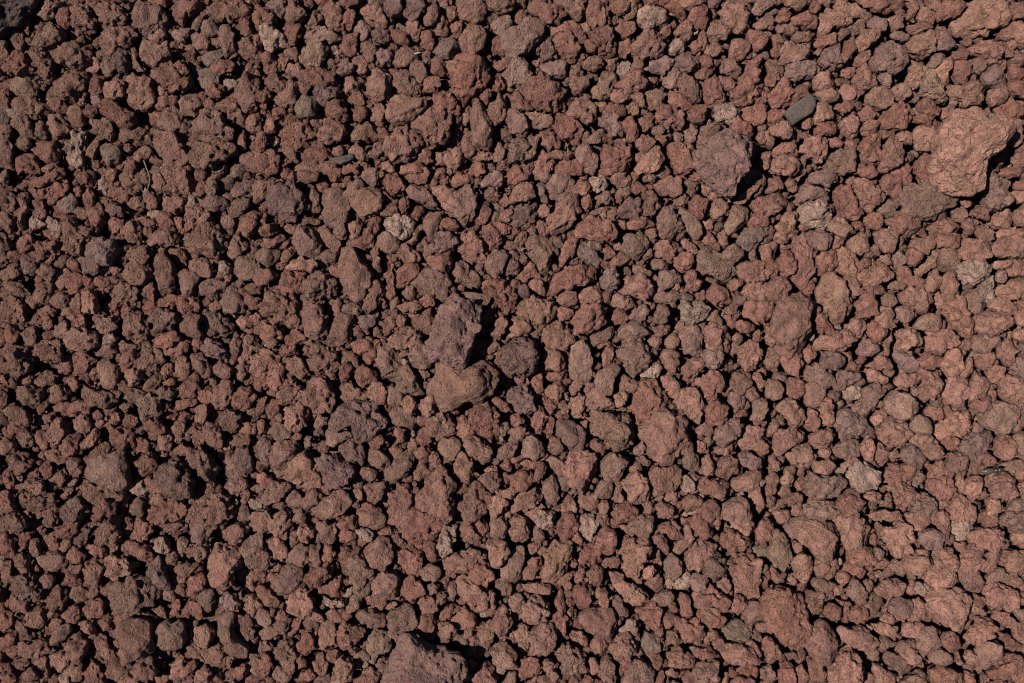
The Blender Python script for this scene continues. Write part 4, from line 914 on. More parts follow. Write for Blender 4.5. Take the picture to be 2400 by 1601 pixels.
rn 0 928,18 13,-4 13,1 5,8 -3,10 -13,1 -10,-7
pn 0 563,215 8,-10 10,-6 12,4 0,10 -7,5 -13,0 -10,4
on 0 1183,731 13,-3 10,3 0,23 -13,0
on 0 605,685 18,-2 18,0 6,7 -2,6 -17,0 -10,1
on 0 333,317 10,-10 8,-7 8,5 10,2 5,7 -8,6 -10,-3 -13,0
rn 0 537,502 5,-20 8,12 10,13 -5,8 -13,2
dn 0 92,305 5,-5 10,0 8,8 2,9 -7,8 -10,-5 -7,-8
on 0 121,102 4,-6 18,-3 4,9 -5,9 -11,6 -7,-2
rn 0 855,800 13,-8 15,2 3,13 -26,5
pn 0 1183,431 16,-18 7,5 0,23 -13,0
wv 0 623,606 8,-8 17,0 4,8 -6,7 -5,8 -8,-4 -7,-6|whitish pitted stone with one round dark hole
gs 0 952,680 7,-5 12,5 11,5 -3,7 -10,7 -10,-7 -7,-5
on 0 882,474 5,-8 13,2 0,14 -12,14 -10,-2 4,-10
bs 0 138,800 13,-8 12,5 5,13 -28,2
bn 0 204,664 5,-6 18,1 13,-1 0,9 -13,5 -10,3 -10,-6
on 0 112,751 5,-9 8,3 3,11 7,10 -2,11 -8,0 -8,-13
on 0 951,766 15,16 3,12 -13,8 -8,-13
on 0 951,543 15,-5 13,5 3,10 -13,5 -15,-5
gs 0 581,672 10,-13 13,-2 2,18 -10,7 -13,-5
bs 0 78,128 14,-5 6,7 4,14 -9,5 -11,-5
bv 0 10,482 8,-8 10,1 5,9 3,13 -10,3 -13,-11
on 0 559,743 6,-10 11,-7 5,10 1,13 -9,6 -10,-4
on 0 431,459 7,-11 10,0 5,11 -2,16 -8,-1 -10,-8
rv 0 63,618 11,-2 5,-10 10,-2 3,9 -5,13 -10,5 -8,-5
on 0 666,469 11,-6 10,1 -3,13 -2,12 -5,4 -8,-6
on 0 1017,600 16,-2 23,0 0,8 -13,6 -15,-1 -9,-4
bs 0 377,275 7,-7 8,6 8,13 2,5 -5,8 -3,3 -7,-11 -8,-10
rv 0 333,29 10,-3 9,3 3,12 -4,9 -13,1 -4,-9
pn 0 761,74 10,-5 10,-5 8,7 -3,9 -10,8 -10,-4 -5,-5
ps 0 235,238 13,-9 12,2 8,10 -5,5 -10,2 -11,-2
gs 0 691,394 9,-5 10,-3 10,-7 -1,15 -9,8 -18,5
gs 0 479,77 12,-8 11,15 -3,10 -8,4 -12,-14
on 0 278,410 8,-11 11,0 -1,16 -5,13 -10,-2
rv 0 300,769 10,-3 9,5 0,13 -9,8 -10,0
on 0 677,581 7,-7 10,2 7,10 -4,11 -8,2 -10,-8
on 0 613,599 18,-10 12,10 -5,10 -20,0
rn 0 300,690 10,-3 10,10 11,8 -5,8 -11,-3 -12,-7
rn 0 471,200 31,-3 0,11 -5,7 -13,0 -8,-5
on 0 955,92 6,-5 10,-3 7,8 1,10 -10,5 -12,-1
bs 0 223,310 7,-9 10,1 8,9 0,12 -6,3 -12,-6
on 0 984,325 10,-4 11,4 2,13 3,7 -8,6 -6,-3 -4,-10 -3,-8
rn 0 37,213 5,-4 9,-1 8,-8 15,-3 3,9 -8,5 -13,3 -10,5 -6,-1
rn 0 920,451 11,-10 12,10 -2,10 -5,8 -13,-5
bv 0 221,641 9,-6 12,4 3,13 -10,5 -16,-3
rn 0 1076,420 10,-6 13,1 8,5 -5,11 -13,2 -10,-5
on 0 1165,274 13,-8 23,3 5,8 -13,2 -20,3
rn 0 554,410 1,-13 16,0 2,11 -2,14 -8,1 -8,-5
bn 0 725,448 5,-10 10,5 11,5 -6,13 -10,0 -10,-2
rn 0 348,756 6,-15 7,-3 8,5 0,11 -5,10 -8,2 -5,-5
rn 0 1179,320 7,-18 13,3 5,10 -3,10 -13,0
on 0 1020,731 13,-2 12,4 9,5 -1,13 -2,3 -8,-8 -15,-5
on 0 1094,279 13,-2 18,-3 2,5 -5,10 -13,3 -10,-3
on 0 522,191 3,-12 12,-9 7,7 -2,12 -7,9 -9,-3
bv 0 466,289 8,-4 10,7 10,10 -5,6 -13,2 -8,-10
rn 0 1181,97 15,-3 10,3 0,18 -10,0 -13,-8
rn 0 1104,743 8,-5 10,8 6,13 -6,7 -13,-5
rn 0 771,618 8,-7 12,-3 6,13 -3,10 -8,0 -10,-5
on 0 989,381 11,-7 10,0 5,7 -5,10 -8,8 -8,-8
gs 0 1188,510 13,-5 5,10 0,18 -10,0 -8,-10
gn 0 5,330 10,-2 8,5 8,5 5,7 -8,6 -13,-4 -7,-7
pn 0 1002,410 8,-10 15,-3 5,11 -5,10 -13,0
pv 0 632,64 1,-10 8,-6 11,6 4,7 -5,7 -8,3 -7,2
rn 0 804,135 13,-14 9,3 4,14 -8,7 -13,-2
rn 0 1142,603 11,-5 18,2 0,13 -11,5 -12,-6
gs 0 846,300 7,-11 10,-4 9,9 -1,8 -11,8 -10,-4
bn 0 20,224 8,-2 6,4 -2,10 1,10 -5,18 -2,7 -6,-1 3,-16 3,-13
rn 0 527,210 8,-10 18,3 2,12 -13,3 -12,1
on 0 571,394 7,-13 10,-10 8,0 -3,15 -7,11 -10,2
rn 0 8,705 7,-10 11,2 7,11 -2,7 -13,3 -8,-5
bn 0 309,94 9,-9 10,4 8,7 -4,9 -10,3 -9,-3
rn 0 0,792 13,-6 10,3 0,11 -10,7 -13,0
pv 0 278,223 5,-12 16,-2 3,11 -9,12 -10,0
rn 0 68,525 9,-8 7,-7 8,2 2,11 -5,10 -10,1
gs 0 1089,769 8,-10 7,0 10,10 3,8 -13,2 -13,-2
rv 0 55,232 5,-14 9,-4 10,3 0,11 -8,5 -7,5
rn 0 419,597 9,-8 12,2 8,8 -15,10 -13,-2
rn 0 1017,381 8,-7 8,7 7,8 -5,10 -12,0 -6,-8
ls 0 69,236 5,-8 10,0 8,8 -3,12 -10,3 -9,-8
on 0 982,110 7,-12 11,3 8,9 -1,7 -10,4 -8,-4
bn 0 46,13 11,-13 17,0 -4,8 -6,2 0,9 -7,5 -7,-1 -4,-6
rn 0 397,46 9,-5 8,-3 5,13 -2,12 -7,3 -8,-7
bn 0 844,74 9,-8 7,5 8,13 -3,8 -10,-3 -10,-4
bn 0 756,107 10,-2 11,2 2,9 -8,9 -8,5 -6,-13
gn 0 1163,548 13,-5 25,-5 5,13 -15,3 -13,-3
gs 0 900,443 10,3 9,8 -4,12 -10,3 -8,-5
rn 0 961,145 10,-5 11,3 2,10 -5,5 -10,0 -13,0 0,-7
rn 0 905,174 10,-8 16,0 7,13 -2,5 -13,-5 -15,2
rn 0 1071,194 8,-12 12,2 2,10 -4,10 -18,0
bv 0 0,228 10,-4 9,7 1,10 -10,7 -7,-2 -6,-8
rn 0 1167,736 9,5 12,8 11,10 -11,7 -10,-7 -7,-10
on 0 1012,428 13,-5 5,-6 13,1 5,8 -3,8 -12,-1 -16,-2
on 0 1159,107 5,-5 14,1 4,7 -6,10 -11,5 -6,-2
on 0 714,356 9,-11 12,3 13,8 -3,6 -10,1 -15,-3
gn 0 763,345 13,-3 15,-2 11,4 -3,7 -20,2 -13,3
rn 0 486,733 5,-13 11,-2 10,10 -5,13 -13,-3
rn 0 855,148 10,-9 11,4 7,8 -2,10 -16,-3 -7,-5
rv 0 300,97 10,5 5,10 -2,16 -13,2
pn 0 425,368 8,-2 10,-3 2,13 -12,10 -10,-2 -3,-8
rn 0 309,479 6,-13 8,3 8,8 -5,10 -3,10 -10,-8
rn 0 297,320 13,-5 16,5 -6,8 -10,7 -10,0
on 0 491,474 7,-10 9,1 6,9 -4,10 -10,5 -8,-7
bn 0 351,586 10,-10 10,-2 8,7 -10,10 -10,6 -8,-3
rn 0 896,133 12,-7 10,2 2,12 -7,8 -13,-3
gs 0 317,507 6,-10 9,-1 10,9 -2,7 -12,5 -6,0|small grey cube-like stone with smooth faces
bn 0 55,568 9,-12 10,-8 6,10 -3,8 -11,8 -10,2
pn 0 310,3 16,-6 10,6 -2,20 -6,-3 -13,-10
on 0 1183,626 10,-5 13,1 0,19 -10,0 -10,-5
rn 0 734,261 11,-5 13,0 12,3 -2,5 -15,5 -10,2 -8,-2
on 0 1007,525 5,-10 11,-3 5,5 -5,13 -3,13 -8,-5 -4,-5
wv 0 691,215 3,-11 11,0 5,6 5,5 -5,8 -10,3 -8,-3
rn 0 180,397 14,-3 5,-8 8,3 4,10 -12,8 -15,0
bv 0 59,459 7,-8 11,3 7,7 -5,8 -10,5 -8,-5
gn 0 1029,248 6,-15 8,-1 8,9 0,10 -8,5 -10,-2
rn 0 803,325 8,-13 5,5 3,11 3,7 -10,8 -8,-3
rn 0 728,143 10,-8 5,8 2,8 6,5 -6,10 -7,0 -5,-13
gn 0 853,466 5,-7 7,0 8,7 -2,13 -11,6 -5,-8
rn 0 468,194 11,-4 21,4 0,10 -29,0
gs 0 640,538 6,-4 10,1 8,8 0,15 -10,-2 -9,-9
rn 0 988,664 6,-7 11,2 10,8 2,8 -10,3 -13,-7 -5,-2
of 0 96,358 2,-14 9,-4 5,8 2,13 -4,6 -12,0|tan stone with parallel vertical ribs
bv 0 927,46 6,-8 10,-1 13,3 3,7 -11,7 -15,-3
bn 0 75,787 7,-10 10,-2 8,9 -2,10 -14,3
rn 0 197,294 7,-5 13,3 2,13 -2,10 -8,0 -5,-10
bn 0 41,343 4,-10 11,-3 8,5 -5,10 -5,11 -8,-3
on 0 434,128 9,-7 8,3 2,11 -4,12 -9,-2 -6,-7
rn 0 776,5 13,-8 10,6 5,14 -5,6 -10,-8 -8,-5
rv 0 166,492 10,-3 13,3 5,10 -5,8 -10,-3 -8,-5
rn 0 862,784 11,-5 15,0 5,8 -10,7 -18,-1
bn 0 26,386 7,-6 10,6 3,11 -5,7 -13,0
rn 0 994,718 8,-8 10,0 5,10 -2,8 -10,4 -8,-4
bn 0 665,98 12,-9 12,2 0,9 -6,10 -8,1 -7,-8
on 0 656,594 8,-13 7,0 3,10 3,13 -16,3
rn 0 40,366 6,-5 10,5 8,8 -3,10 -10,2 -6,-10
bn 0 900,410 8,-7 6,10 -1,13 -5,7 -11,1
rn 0 965,713 6,-7 11,2 5,10 -3,10 -10,0 -9,-8
rv 0 688,672 9,-10 10,5 0,13 -7,9 -9,-4
rn 0 795,703 5,-9 7,3 2,13 5,10 -10,6 -7,-8
dv 0 134,64 6,-5 9,2 4,13 -5,9 -8,2 -5,-8
bn 0 226,43 11,-1 8,5 5,9 -8,8 -7,0 -8,-10
on 0 1015,448 2,-14 11,-1 12,7 2,8 -9,3
rn 0 1163,713 18,5 10,10 -3,8 -12,-3 -11,-7
rv 0 100,708 7,-5 10,-3 8,8 -2,10 -8,5 -8,-5
wv 0 258,700 7,-6 11,3 6,11 -4,7 -10,0 -9,-7
bs 0 61,353 4,-11 9,-3 9,8 -4,11 -8,5 -7,-2
rn 0 1011,256 9,-8 13,4 5,9 -10,8 -13,-3
rn 0 600,112 8,-5 7,8 11,13 -8,2 -13,-1 -5,-4
gs 0 454,454 6,-6 6,11 8,2 -4,13 -9,4 -7,-4
gn 0 267,248 6,-12 8,-3 11,1 -1,9 -8,8 -9,4
bs 0 652,351 7,-9 10,-3 6,4 0,15 -11,2 -9,-4
rn 0 495,639 7,-5 7,2 3,10 5,8 -8,8 -7,-3
rn 0 789,310 8,-13 10,0 7,8 -5,7 -7,7 -9,-4
rn 0 182,259 7,-9 10,1 5,8 3,12 -10,0 -9,-5
rn 0 984,64 5,-16 11,-3 5,6 -3,8 -8,10 -5,6 -4,-4
on 0 227,794 8,-10 10,-2 4,12 -7,11 -12,0
gs 0 776,89 8,-2 2,-7 8,0 4,9 -4,13 -10,3 -7,-8
on 0 1056,736 12,-8 13,5 -2,10 -11,6 -10,-3
rv 0 219,500 11,-3 7,5 5,15 -10,6 -7,-8
bn 0 504,32 7,-6 8,-7 6,9 2,10 -5,7 -13,-4
rn 0 493,102 9,-13 12,2 4,9 -9,11 -10,-4
wv 0 574,31 9,-8 10,-4 7,4 0,10 -12,8 -10,-5
bv 0 19,731 7,-9 6,9 6,7 3,8 -8,6 -7,-3
gn 0 1049,361 9,-5 10,5 6,13 -13,5 -8,-5
on 0 1142,415 13,-2 10,5 -2,13 -10,3 -8,-6
rn 0 605,325 8,-10 7,-9 9,6 0,11 -9,5 -7,3
rn 0 878,259 10,-11 13,3 3,10 -13,7 -13,-2
gs 0 493,669 9,-7 12,2 3,11 -8,7 -12,-2
rn 0 234,574 8,-11 13,3 8,8 -8,7 -13,0
on 0 638,459 5,-8 13,-3 8,8 -5,8 -5,6 -11,-4
on 0 412,69 9,-5 7,7 5,6 -4,7 -6,4 -8,-4 -5,-1
rn 0 897,556 11,-3 5,10 -3,13 -7,6 -6,-2
rn 0 380,720 9,-7 13,0 10,9 -5,6 -10,0 -10,-2
rn 0 491,48 7,-14 9,2 4,15 -7,10 -10,-5
rn 0 392,616 10,-10 13,-3 6,10 -6,8 -13,0
gs 0 535,345 7,-3 18,1 13,4 1,6 -6,7 -13,-7 -10,-5
gs 0 403,226 7,-11 10,-4 8,7 -5,6 -8,7 -3,9 -6,-4
gs 0 697,576 5,-10 8,-5 7,7 -2,13 -8,5 -9,-4
gn 0 142,464 9,-8 15,0 6,4 -6,9 -8,5 -10,-5
gs 0 800,540 4,-7 10,-3 5,5 -1,16 -9,3 -7,-6
bn 0 636,777 5,-7 7,7 6,12 5,8 -11,3 -10,-11
rn 0 959,46 12,-6 11,-2 2,13 -7,3 -16,2 -6,-2
rv 0 271,38 12,-15 10,3 4,10 -6,6 -8,-1 -9,2
on 0 1086,330 5,-13 8,0 5,8 -2,13 -11,5 -5,-3
on 0 957,487 7,-10 10,2 5,10 -5,11 -13,-3
bn 0 909,33 6,-7 13,-2 8,8 -2,8 -11,1 -12,-1
rn 0 83,213 9,-10 10,-3 8,5 -2,13 -8,2 -9,-6
gs 0 231,699 9,-8 10,1 3,11 -5,10 -3,5 -5,-8 -6,-5
on 0 800,586 9,-7 13,5 3,7 -11,8 -12,-2
bs 0 87,494 5,-9 10,2 5,10 -2,9 -9,2 -8,-6
ls 0 239,64 12,-4 9,-4 4,8 -9,10 -10,5 -6,-8
bn 0 64,325 7,-9 12,3 4,6 -8,8 -8,7 -6,-5
bv 0 105,533 7,-10 11,-6 6,8 -1,8 -11,5 -10,2
rn 0 891,759 5,-13 10,0 0,28 -10,-3
on 0 41,317 7,-7 12,1 5,6 -5,11 -9,2 -9,-7
on 0 366,779 5,-13 8,0 5,11 -2,12 -8,3 -6,-5
on 0 715,213 5,-9 13,-3 7,7 -2,10 -13,2
rn 0 338,394 8,-9 9,6 4,11 -13,5 -13,0
pn 0 735,371 10,-10 13,-5 3,10 -8,10 -10,3
on 0 1188,246 18,-5 0,25 -13,-2
gn 0 583,533 8,-13 13,-5 2,13 -7,7 -11,5
ps 0 415,33 2,-6 9,-1 8,6 0,10 -9,8 -8,-7
rv 0 105,96 10,-7 9,2 -4,9 1,8 -9,6 -7,-3
on 0 1182,228 9,-8 15,3 0,15 -15,0
pn 0 78,543 6,-8 10,3 3,13 -5,9 -8,-2 -5,-7
on 0 1061,32 15,-6 18,0 0,7 -15,5 -11,3
on 0 817,556 8,-21 7,-2 4,15 1,8 -10,2
on 0 204,431 8,-13 7,1 4,14 -4,10 -8,-1
bn 0 684,75 5,-9 8,-3 9,6 0,8 -5,6 -10,0 -7,-3
on 0 1038,23 7,-6 11,0 5,6 -3,11 -10,2 -6,-4
bn 0 227,479 10,-6 8,1 -3,15 -7,11 -5,-3 -3,-10
bn 0 214,761 11,-10 10,8 2,10 5,8 -12,-3
bv 0 42,446 6,-8 13,-4 8,7 -5,7 -10,6 -8,0
rn 0 943,489 5,-10 11,4 0,11 -3,13 -10,-2
on 0 509,738 8,-9 10,2 8,6 -1,12 -9,0
rn 0 1100,130 7,-5 12,-1 6,6 -8,10 -9,5 -5,-7
rn 0 457,38 9,-7 9,7 5,8 -6,9 -13,-5
gn 0 117,68 8,-4 8,5 4,10 -6,9 -7,0 -5,-9
gs 0 1155,677 8,-8 10,-5 9,11 -1,5 -16,2 -10,3
gs 0 881,13 7,-13 16,-3 2,11 -10,6 -10,5
rn 0 1006,135 6,-10 8,0 10,5 3,4 -8,6 -13,3 -5,-4
rn 0 68,11 6,-3 8,3 2,15 -5,7 -8,-2 -5,-9
gs 0 59,749 7,-12 13,-5 5,6 -7,11 -11,6 -6,-1
on 0 885,158 11,-6 10,4 0,20 -10,-5 -9,-8
on 0 666,746 5,-8 8,3 14,9 -1,9 -10,-2 -13,-6
bs 0 350,200 19,-3 5,8 -3,8 -12,2 -8,-5
bn 0 882,28 11,-10 11,-5 2,15 -10,8 -10,-3
bs 0 763,703 8,-8 13,-3 7,5 -5,8 -7,5 -13,-2
bn 0 361,639 16,-3 -3,16 5,10 -10,2 -5,-7
dn 0 715,708 8,-11 7,6 5,10 3,6 -10,4 -8,-8
bn 0 42,777 6,-11 8,5 1,16 -3,7 -11,-2
rn 0 620,497 6,-13 5,-9 7,4 -2,13 0,10 -8,3
bn 0 -3,254 8,-6 8,2 4,11 -2,10 -5,3 -7,-8
on 0 147,443 2,-10 8,-4 9,7 0,7 -8,8 -7,3
rn 0 203,507 5,-14 9,5 6,12 -4,7 -10,0
on 0 1045,107 8,-9 7,-1 8,8 -2,7 -9,8 -6,-5
on 0 406,271 6,-10 8,-2 5,7 -4,13 -6,5 -8,-5
rn 0 185,121 6,-7 16,-3 1,10 -6,7 -11,3 -5,-3
bn 0 63,428 8,-2 6,-11 7,2 1,11 -3,10 -8,2 -6,-7
on 0 855,708 8,-11 13,6 0,10 -8,7 -10,-5
rn 0 692,756 8,-13 12,3 -2,13 -5,7 -11,-2
bs 0 714,310 6,-10 8,-8 10,8 0,5 -10,7 -11,3
rn 0 1081,484 10,-9 13,2 8,12 -10,3 -11,-3
bn 0 499,20 8,-15 10,1 -3,12 -2,8 -8,6 -7,-4
bn 0 766,371 5,-13 10,-1 3,11 -3,11 -7,2 -7,-5
rn 0 246,80 13,-9 14,0 4,8 -9,5 -13,3 -6,-3
on 0 1135,474 15,-5 13,-8 0,13 -5,10 -16,-5
rn 0 1068,138 11,-7 12,4 4,13 -4,4 -12,-7 -8,-2
pn 0 115,415 5,-12 8,-4 7,6 4,8 -9,5 -10,1
bn 0 0,323 6,-11 12,-4 6,7 -1,8 -10,5 -8,0
rn 0 181,358 10,-10 16,-6 2,9 -10,7 -8,5 -7,0
bn 0 745,168 7,-10 9,-2 6,7 -4,9 -10,7 -6,-5
bn 0 1142,269 11,-5 10,5 2,10 -7,5 -13,-5
rn 0 514,728 8,-18 10,-2 10,5 -10,5 -5,13
gs 0 297,715 11,-3 7,6 3,10 -5,8 -10,-5
gs 0 808,682 4,-9 10,0 8,7 -5,10 -11,5
gs 0 239,27 10,-3 6,7 -2,11 -11,5 -6,-5 1,-8
on 0 768,594 11,-6 10,6 0,13 -18,0
gn 0 291,769 10,-3 5,8 0,18 -13,-3
bn 0 51,533 5,-8 13,3 9,10 -1,5 -8,2 -10,-7
rn 0 808,54 8,-6 5,-11 6,1 -1,16 -4,7 -8,4 -5,-4
rn 0 79,484 10,-15 11,0 7,13 -5,3 -13,-1
rn 0 1063,294 8,-5 11,8 -3,10 -8,7 -8,-7
bn 0 363,231 2,-9 6,-2 4,11 2,15 -6,5 -6,-5
on 0 348,626 3,-9 10,-1 7,7 -4,11 -5,4 -9,-3
rn 0 932,784 9,-5 7,13 -1,13 -11,0
on 0 956,108 13,-3 10,0 5,7 -5,8 -10,0 -8,-5
ps 0 423,205 10,-8 11,0 -1,13 -5,8 -10,-4
rn 0 3,389 5,-9 10,-1 4,10 -3,10 -9,3
bn 0 0,163 10,-1 7,12 -3,16 -6,1 -3,-15 -5,-5
on 0 597,502 13,-2 7,2 -7,13 -7,9 -6,-1
on 0 897,756 13,-2 5,10 0,10 -10,0 -8,-5
rn 0 0,720 8,-5 7,8 0,13 -7,5 -8,-5
rn 0 577,48 6,-7 8,2 1,16 -4,7 -10,-2
wv 0 54,259 7,-5 13,5 0,12 -8,6 -7,-8
on 0 856,236 15,-10 10,-8 9,-1 -3,6 -11,13 -11,4
rn 0 231,461 9,-7 9,0 4,10 -5,9 -11,-2 -5,-5
rn 0 73,718 11,-8 10,0 0,10 -7,11 -8,-3
rn 0 934,100 9,-4 5,9 -2,6 -8,4 -7,8 -5,0 3,-11
bn 0 666,800 3,-11 10,-2 6,10 -6,10 -10,3
on 0 1025,530 6,-13 7,8 5,13 -8,9 -7,-7
on 0 1089,551 10,-11 8,3 5,10 -10,5 -13,3
gs 0 597,700 11,-5 7,8 -1,10 -6,5 -11,-5
rn 0 128,254 10,1 5,4 5,-3 1,8 -11,7 -5,6 -5,-13
on 0 94,523 6,-11 12,-10 5,5 -2,8 -10,10 -8,4
dn 0 26,305 7,-5 8,2 4,8 -4,10 -10,0 -5,-8
on 0 476,28 5,-2 10,0 3,10 -4,11 -6,-1 -8,-9
bs 0 167,454 9,-11 3,-7 10,-2 0,12 -8,10 -9,3
wn 0 985,459 9,-5 11,-3 5,8 -3,9 -15,1
on 0 714,110 3,-5 13,0 8,5 -3,7 -10,4 -9,-4
rv 0 240,105 8,-7 11,2 4,7 -8,10 -10,-2
bn 0 577,179 6,-16 8,5 2,11 -7,12 -8,-3
bn 0 400,366 7,-10 16,-5 1,10 -1,6 -13,3
rn 0 696,697 6,-10 8,3 5,13 -3,10 -10,-5
on 0 1188,366 11,-5 7,5 0,18 -13,-3
on 0 914,561 12,-16 10,6 -5,12 -11,8
on 0 406,176 11,-8 11,8 3,9 -8,5 -8,-5
rn 0 74,680 5,-11 10,3 7,8 -4,7 -8,3 -9,-5
rn 0 126,224 7,-5 10,0 8,9 -4,8 -9,1 -8,-6
gn 0 800,151 8,-7 10,9 -4,15 -5,2 -7,-9
rn 0 558,606 10,2 4,10 -3,16 -4,6 -5,-14
rn 0 798,794 9,-8 10,11 -3,10 -15,0
gn 0 888,784 11,-6 7,4 0,20 -13,-5
bn 0 825,55 10,-7 10,3 4,8 -9,7 -13,-2
rn 0 504,69 8,-4 9,9 4,9 -8,5 -9,-3 -3,-8
on 0 471,474 4,-10 9,0 5,7 -1,11 -8,5 -6,-7
rn 0 712,5 16,-5 10,3 -5,12 -8,4 -8,-6
on 0 184,515 5,-8 10,0 5,8 -5,13 -10,-3
on 0 705,428 0,-13 7,-11 8,1 -3,15 -2,8 -8,4
on 0 1012,579 13,-5 10,7 -7,8 -11,2 -7,0
wn 0 782,56 7,-10 8,0 8,6 -5,9 -14,4
pv 0 124,246 6,-9 10,3 7,6 -3,9 -9,1 -7,-5
bn 0 642,525 4,-13 8,0 6,11 1,7 -10,3 -8,-2
on 0 1155,594 8,-12 10,7 0,13 -13,5
rn 0 0,556 8,-8 7,5 3,13 -3,9 -10,-7
rn 0 204,477 5,-11 13,0 10,0 -2,8 -13,5 -10,3
rn 0 168,563 11,-5 10,10 5,8 -18,3
pn 0 442,64 5,-8 11,0 2,14 -4,9 -8,-5 -5,-5
rn 0 807,759 15,0 15,2 3,10 -10,-1 -11,1 -5,-5
on 0 1159,438 6,-12 13,6 -2,11 -11,5 -5,-2
rn 0 396,441 4,-13 10,-5 2,13 -5,12 -7,0
on 0 1075,26 6,-20 10,7 7,7 -3,8 -9,-2
on 0 603,743 7,-10 8,0 1,10 0,16 -6,-3 -8,-7
bn 0 149,233 7,-4 11,2 4,11 -3,8 -10,-4 -6,-6
on 0 797,0 7,-3 21,0 -3,9 -13,5 -10,-3
bn 0 288,140 9,-6 9,1 0,18 -16,-1
gn 0 273,431 10,-5 10,2 -5,13 -5,7 -9,-7
rv 0 37,236 6,-4 8,6 4,10 -4,8 -8,0 -3,-8
gn 0 258,256 7,-5 12,5 2,8 -6,9 -8,-3
on 0 876,581 12,-13 8,13 3,10 -11,0
rn 0 79,652 8,-13 7,7 8,6 -2,7 -13,1
on 0 0,517 8,-5 7,5 4,11 -9,5 -6,-2 -7,-6
rn 0 897,305 11,-2 5,9 -4,13 -12,1
rn 0 1071,203 5,-6 18,2 0,9 -10,7 -5,0 -3,-7
bn 0 641,179 10,-3 15,3 8,-2 -3,11 -17,0 -11,-4
rn 0 165,338 9,-4 6,-4 4,10 -3,13 -7,1 -6,-9
bn 0 888,191 5,-12 11,-3 2,18 -10,6
rn 0 1139,246 14,-10 5,12 0,11 -13,-4 -8,-3
rn 0 167,228 14,-2 7,5 -4,12 -8,4 -5,-7
bn 0 758,639 8,-3 8,13 2,8 -5,7 -10,-10
bn 0 735,5 5,-8 8,3 -1,13 -7,9 -7,2 -2,-9
rv 0 157,512 9,0 15,8 0,5 -10,4 -10,-1
gn 0 393,87 7,-17 8,-1 7,8 -5,8 -9,4
rn 0 412,130 5,-6 12,0 2,11 -7,8 -9,-1
on 0 619,333 7,-5 10,1 5,9 1,10 -9,-3 -10,-6
rn 0 670,223 9,-13 10,3 3,10 -8,6 -10,-1
rn 0 140,420 5,-9 11,-1 7,3 -5,10 -7,6 -8,-3
gv 0 182,459 7,-5 13,0 6,5 -9,10 -10,0
gs 0 320,789 6,-10 12,8 5,7 -10,6 -10,-3
bn 0 17,654 6,-5 10,3 0,12 -5,9 -6,-4
on 0 301,284 9,-4 13,-1 5,-6 8,0 0,6 -10,5 -11,7 -10,-2
rn 0 745,140 11,-7 7,10 3,6 -10,7 -8,-5
rn 0 707,130 10,-10 11,0 7,10 -7,7 -11,-4
rn 0 691,517 9,-5 10,11 2,7 -10,4 -10,-9
bn 0 -4,46 10,2 5,16 -5,9 -6,1
rn 0 1001,201 6,-5 21,0 2,9 -5,5 -10,-2
gs 0 1040,662 8,-8 10,5 8,10 -8,4 -13,-4
rn 0 490,179 7,-8 7,8 4,11 -9,4 -9,-3
on 0 97,75 8,-6 10,-1 4,9 -4,8 -13,-1
rn 0 331,140 7,-9 13,6 3,7 -11,5 -10,-1
bn 0 567,226 6,-7 10,-1 5,10 -5,8 -10,0
rn 0 489,507 8,-7 7,7 3,10 -10,6 -8,-6
gn 0 200,38 12,-5 11,1 0,8 -6,9 -9,-4 -6,-5
bv 0 28,566 8,-5 12,2 3,11 -8,5 -10,-4
rn 0 131,731 4,-13 13,-1 10,3 -5,8 -10,3
rn 0 900,208 13,2 6,5 -1,5 -8,4 -13,2
on 0 568,568 18,8 15,-10 5,15 -10,5
bn 0 444,250 7,-9 10,-3 7,8 -2,8 -13,1
pn 0 1044,302 7,-8 5,-3 5,3 -1,13 -7,10 -5,-5
bs 0 591,800 5,-13 10,0 0,20 -13,0
bn 0 466,358 10,-5 15,3 3,6 -10,4 -13,1
pn 0 1016,26 7,-9 12,6 3,13 -5,0 -8,-3 -8,-1
gs 0 688,166 9,-10 8,-5 7,9 0,6 -10,2 -10,0
on 0 897,379 8,2 5,18 -5,8 -8,0
rn 0 447,391 4,-17 7,-4 5,6 -1,13 -6,4
on 0 433,294 5,-5 7,5 0,18 3,5 -5,2 -6,-7
gn 0 63,389 3,-10 8,-4 6,6 -1,10 -8,6 -7,-3
rn 0 393,626 14,-5 10,2 0,8 -12,5 -11,-2
gs 0 205,636 9,-7 8,5 -3,12 -7,8 -5,-8
bn 0 251,431 7,-7 10,4 3,10 -6,8 -10,-5
rn 0 641,438 10,-2 15,0 0,10 -10,2 -13,-2
rn 0 615,802 13,-10 10,2 0,11 -18,5
on 0 1186,389 10,-5 10,2 0,16 -15,-3
rn 0 571,469 12,-5 13,7 3,8 -11,5 -7,-10
bv 0 138,405 5,-8 13,6 10,2 -5,6 -16,3
rn 0 1,672 4,-13 8,0 1,16 -3,12 -6,-2
bn 0 272,515 9,-8 10,3 2,10 -12,5 -8,-4
bn 0 -4,145 17,-1 1,10 -4,8 -10,1
pn 0 429,179 11,-11 9,2 0,11 -9,7 -9,-4
gs 0 814,502 8,-5 10,-3 5,11 -5,7 -13,-2
gs 0 406,710 6,-13 11,0 2,11 -8,7 -7,3
rn 0 715,371 10,-10 10,5 0,10 -10,3 -8,0
on 0 308,148 6,-13 9,3 1,13 -5,7 -9,-4
rn 0 623,563 5,-12 6,-11 7,8 -3,10 -7,10
rn 0 300,556 10,-3 8,5 0,10 -8,4 -10,-6
bn 0 1132,74 8,-6 10,3 5,7 -6,9 -9,-3
on 0 172,41 9,-5 10,-2 4,9 -4,8 -7,-1 -10,-4
bn 0 1008,153 4,-9 13,-2 6,6 -6,8 -13,4
on 0 825,738 15,0 5,8 -10,8 -13,-3
gs 0 1186,713 20,0 0,20 -10,-5
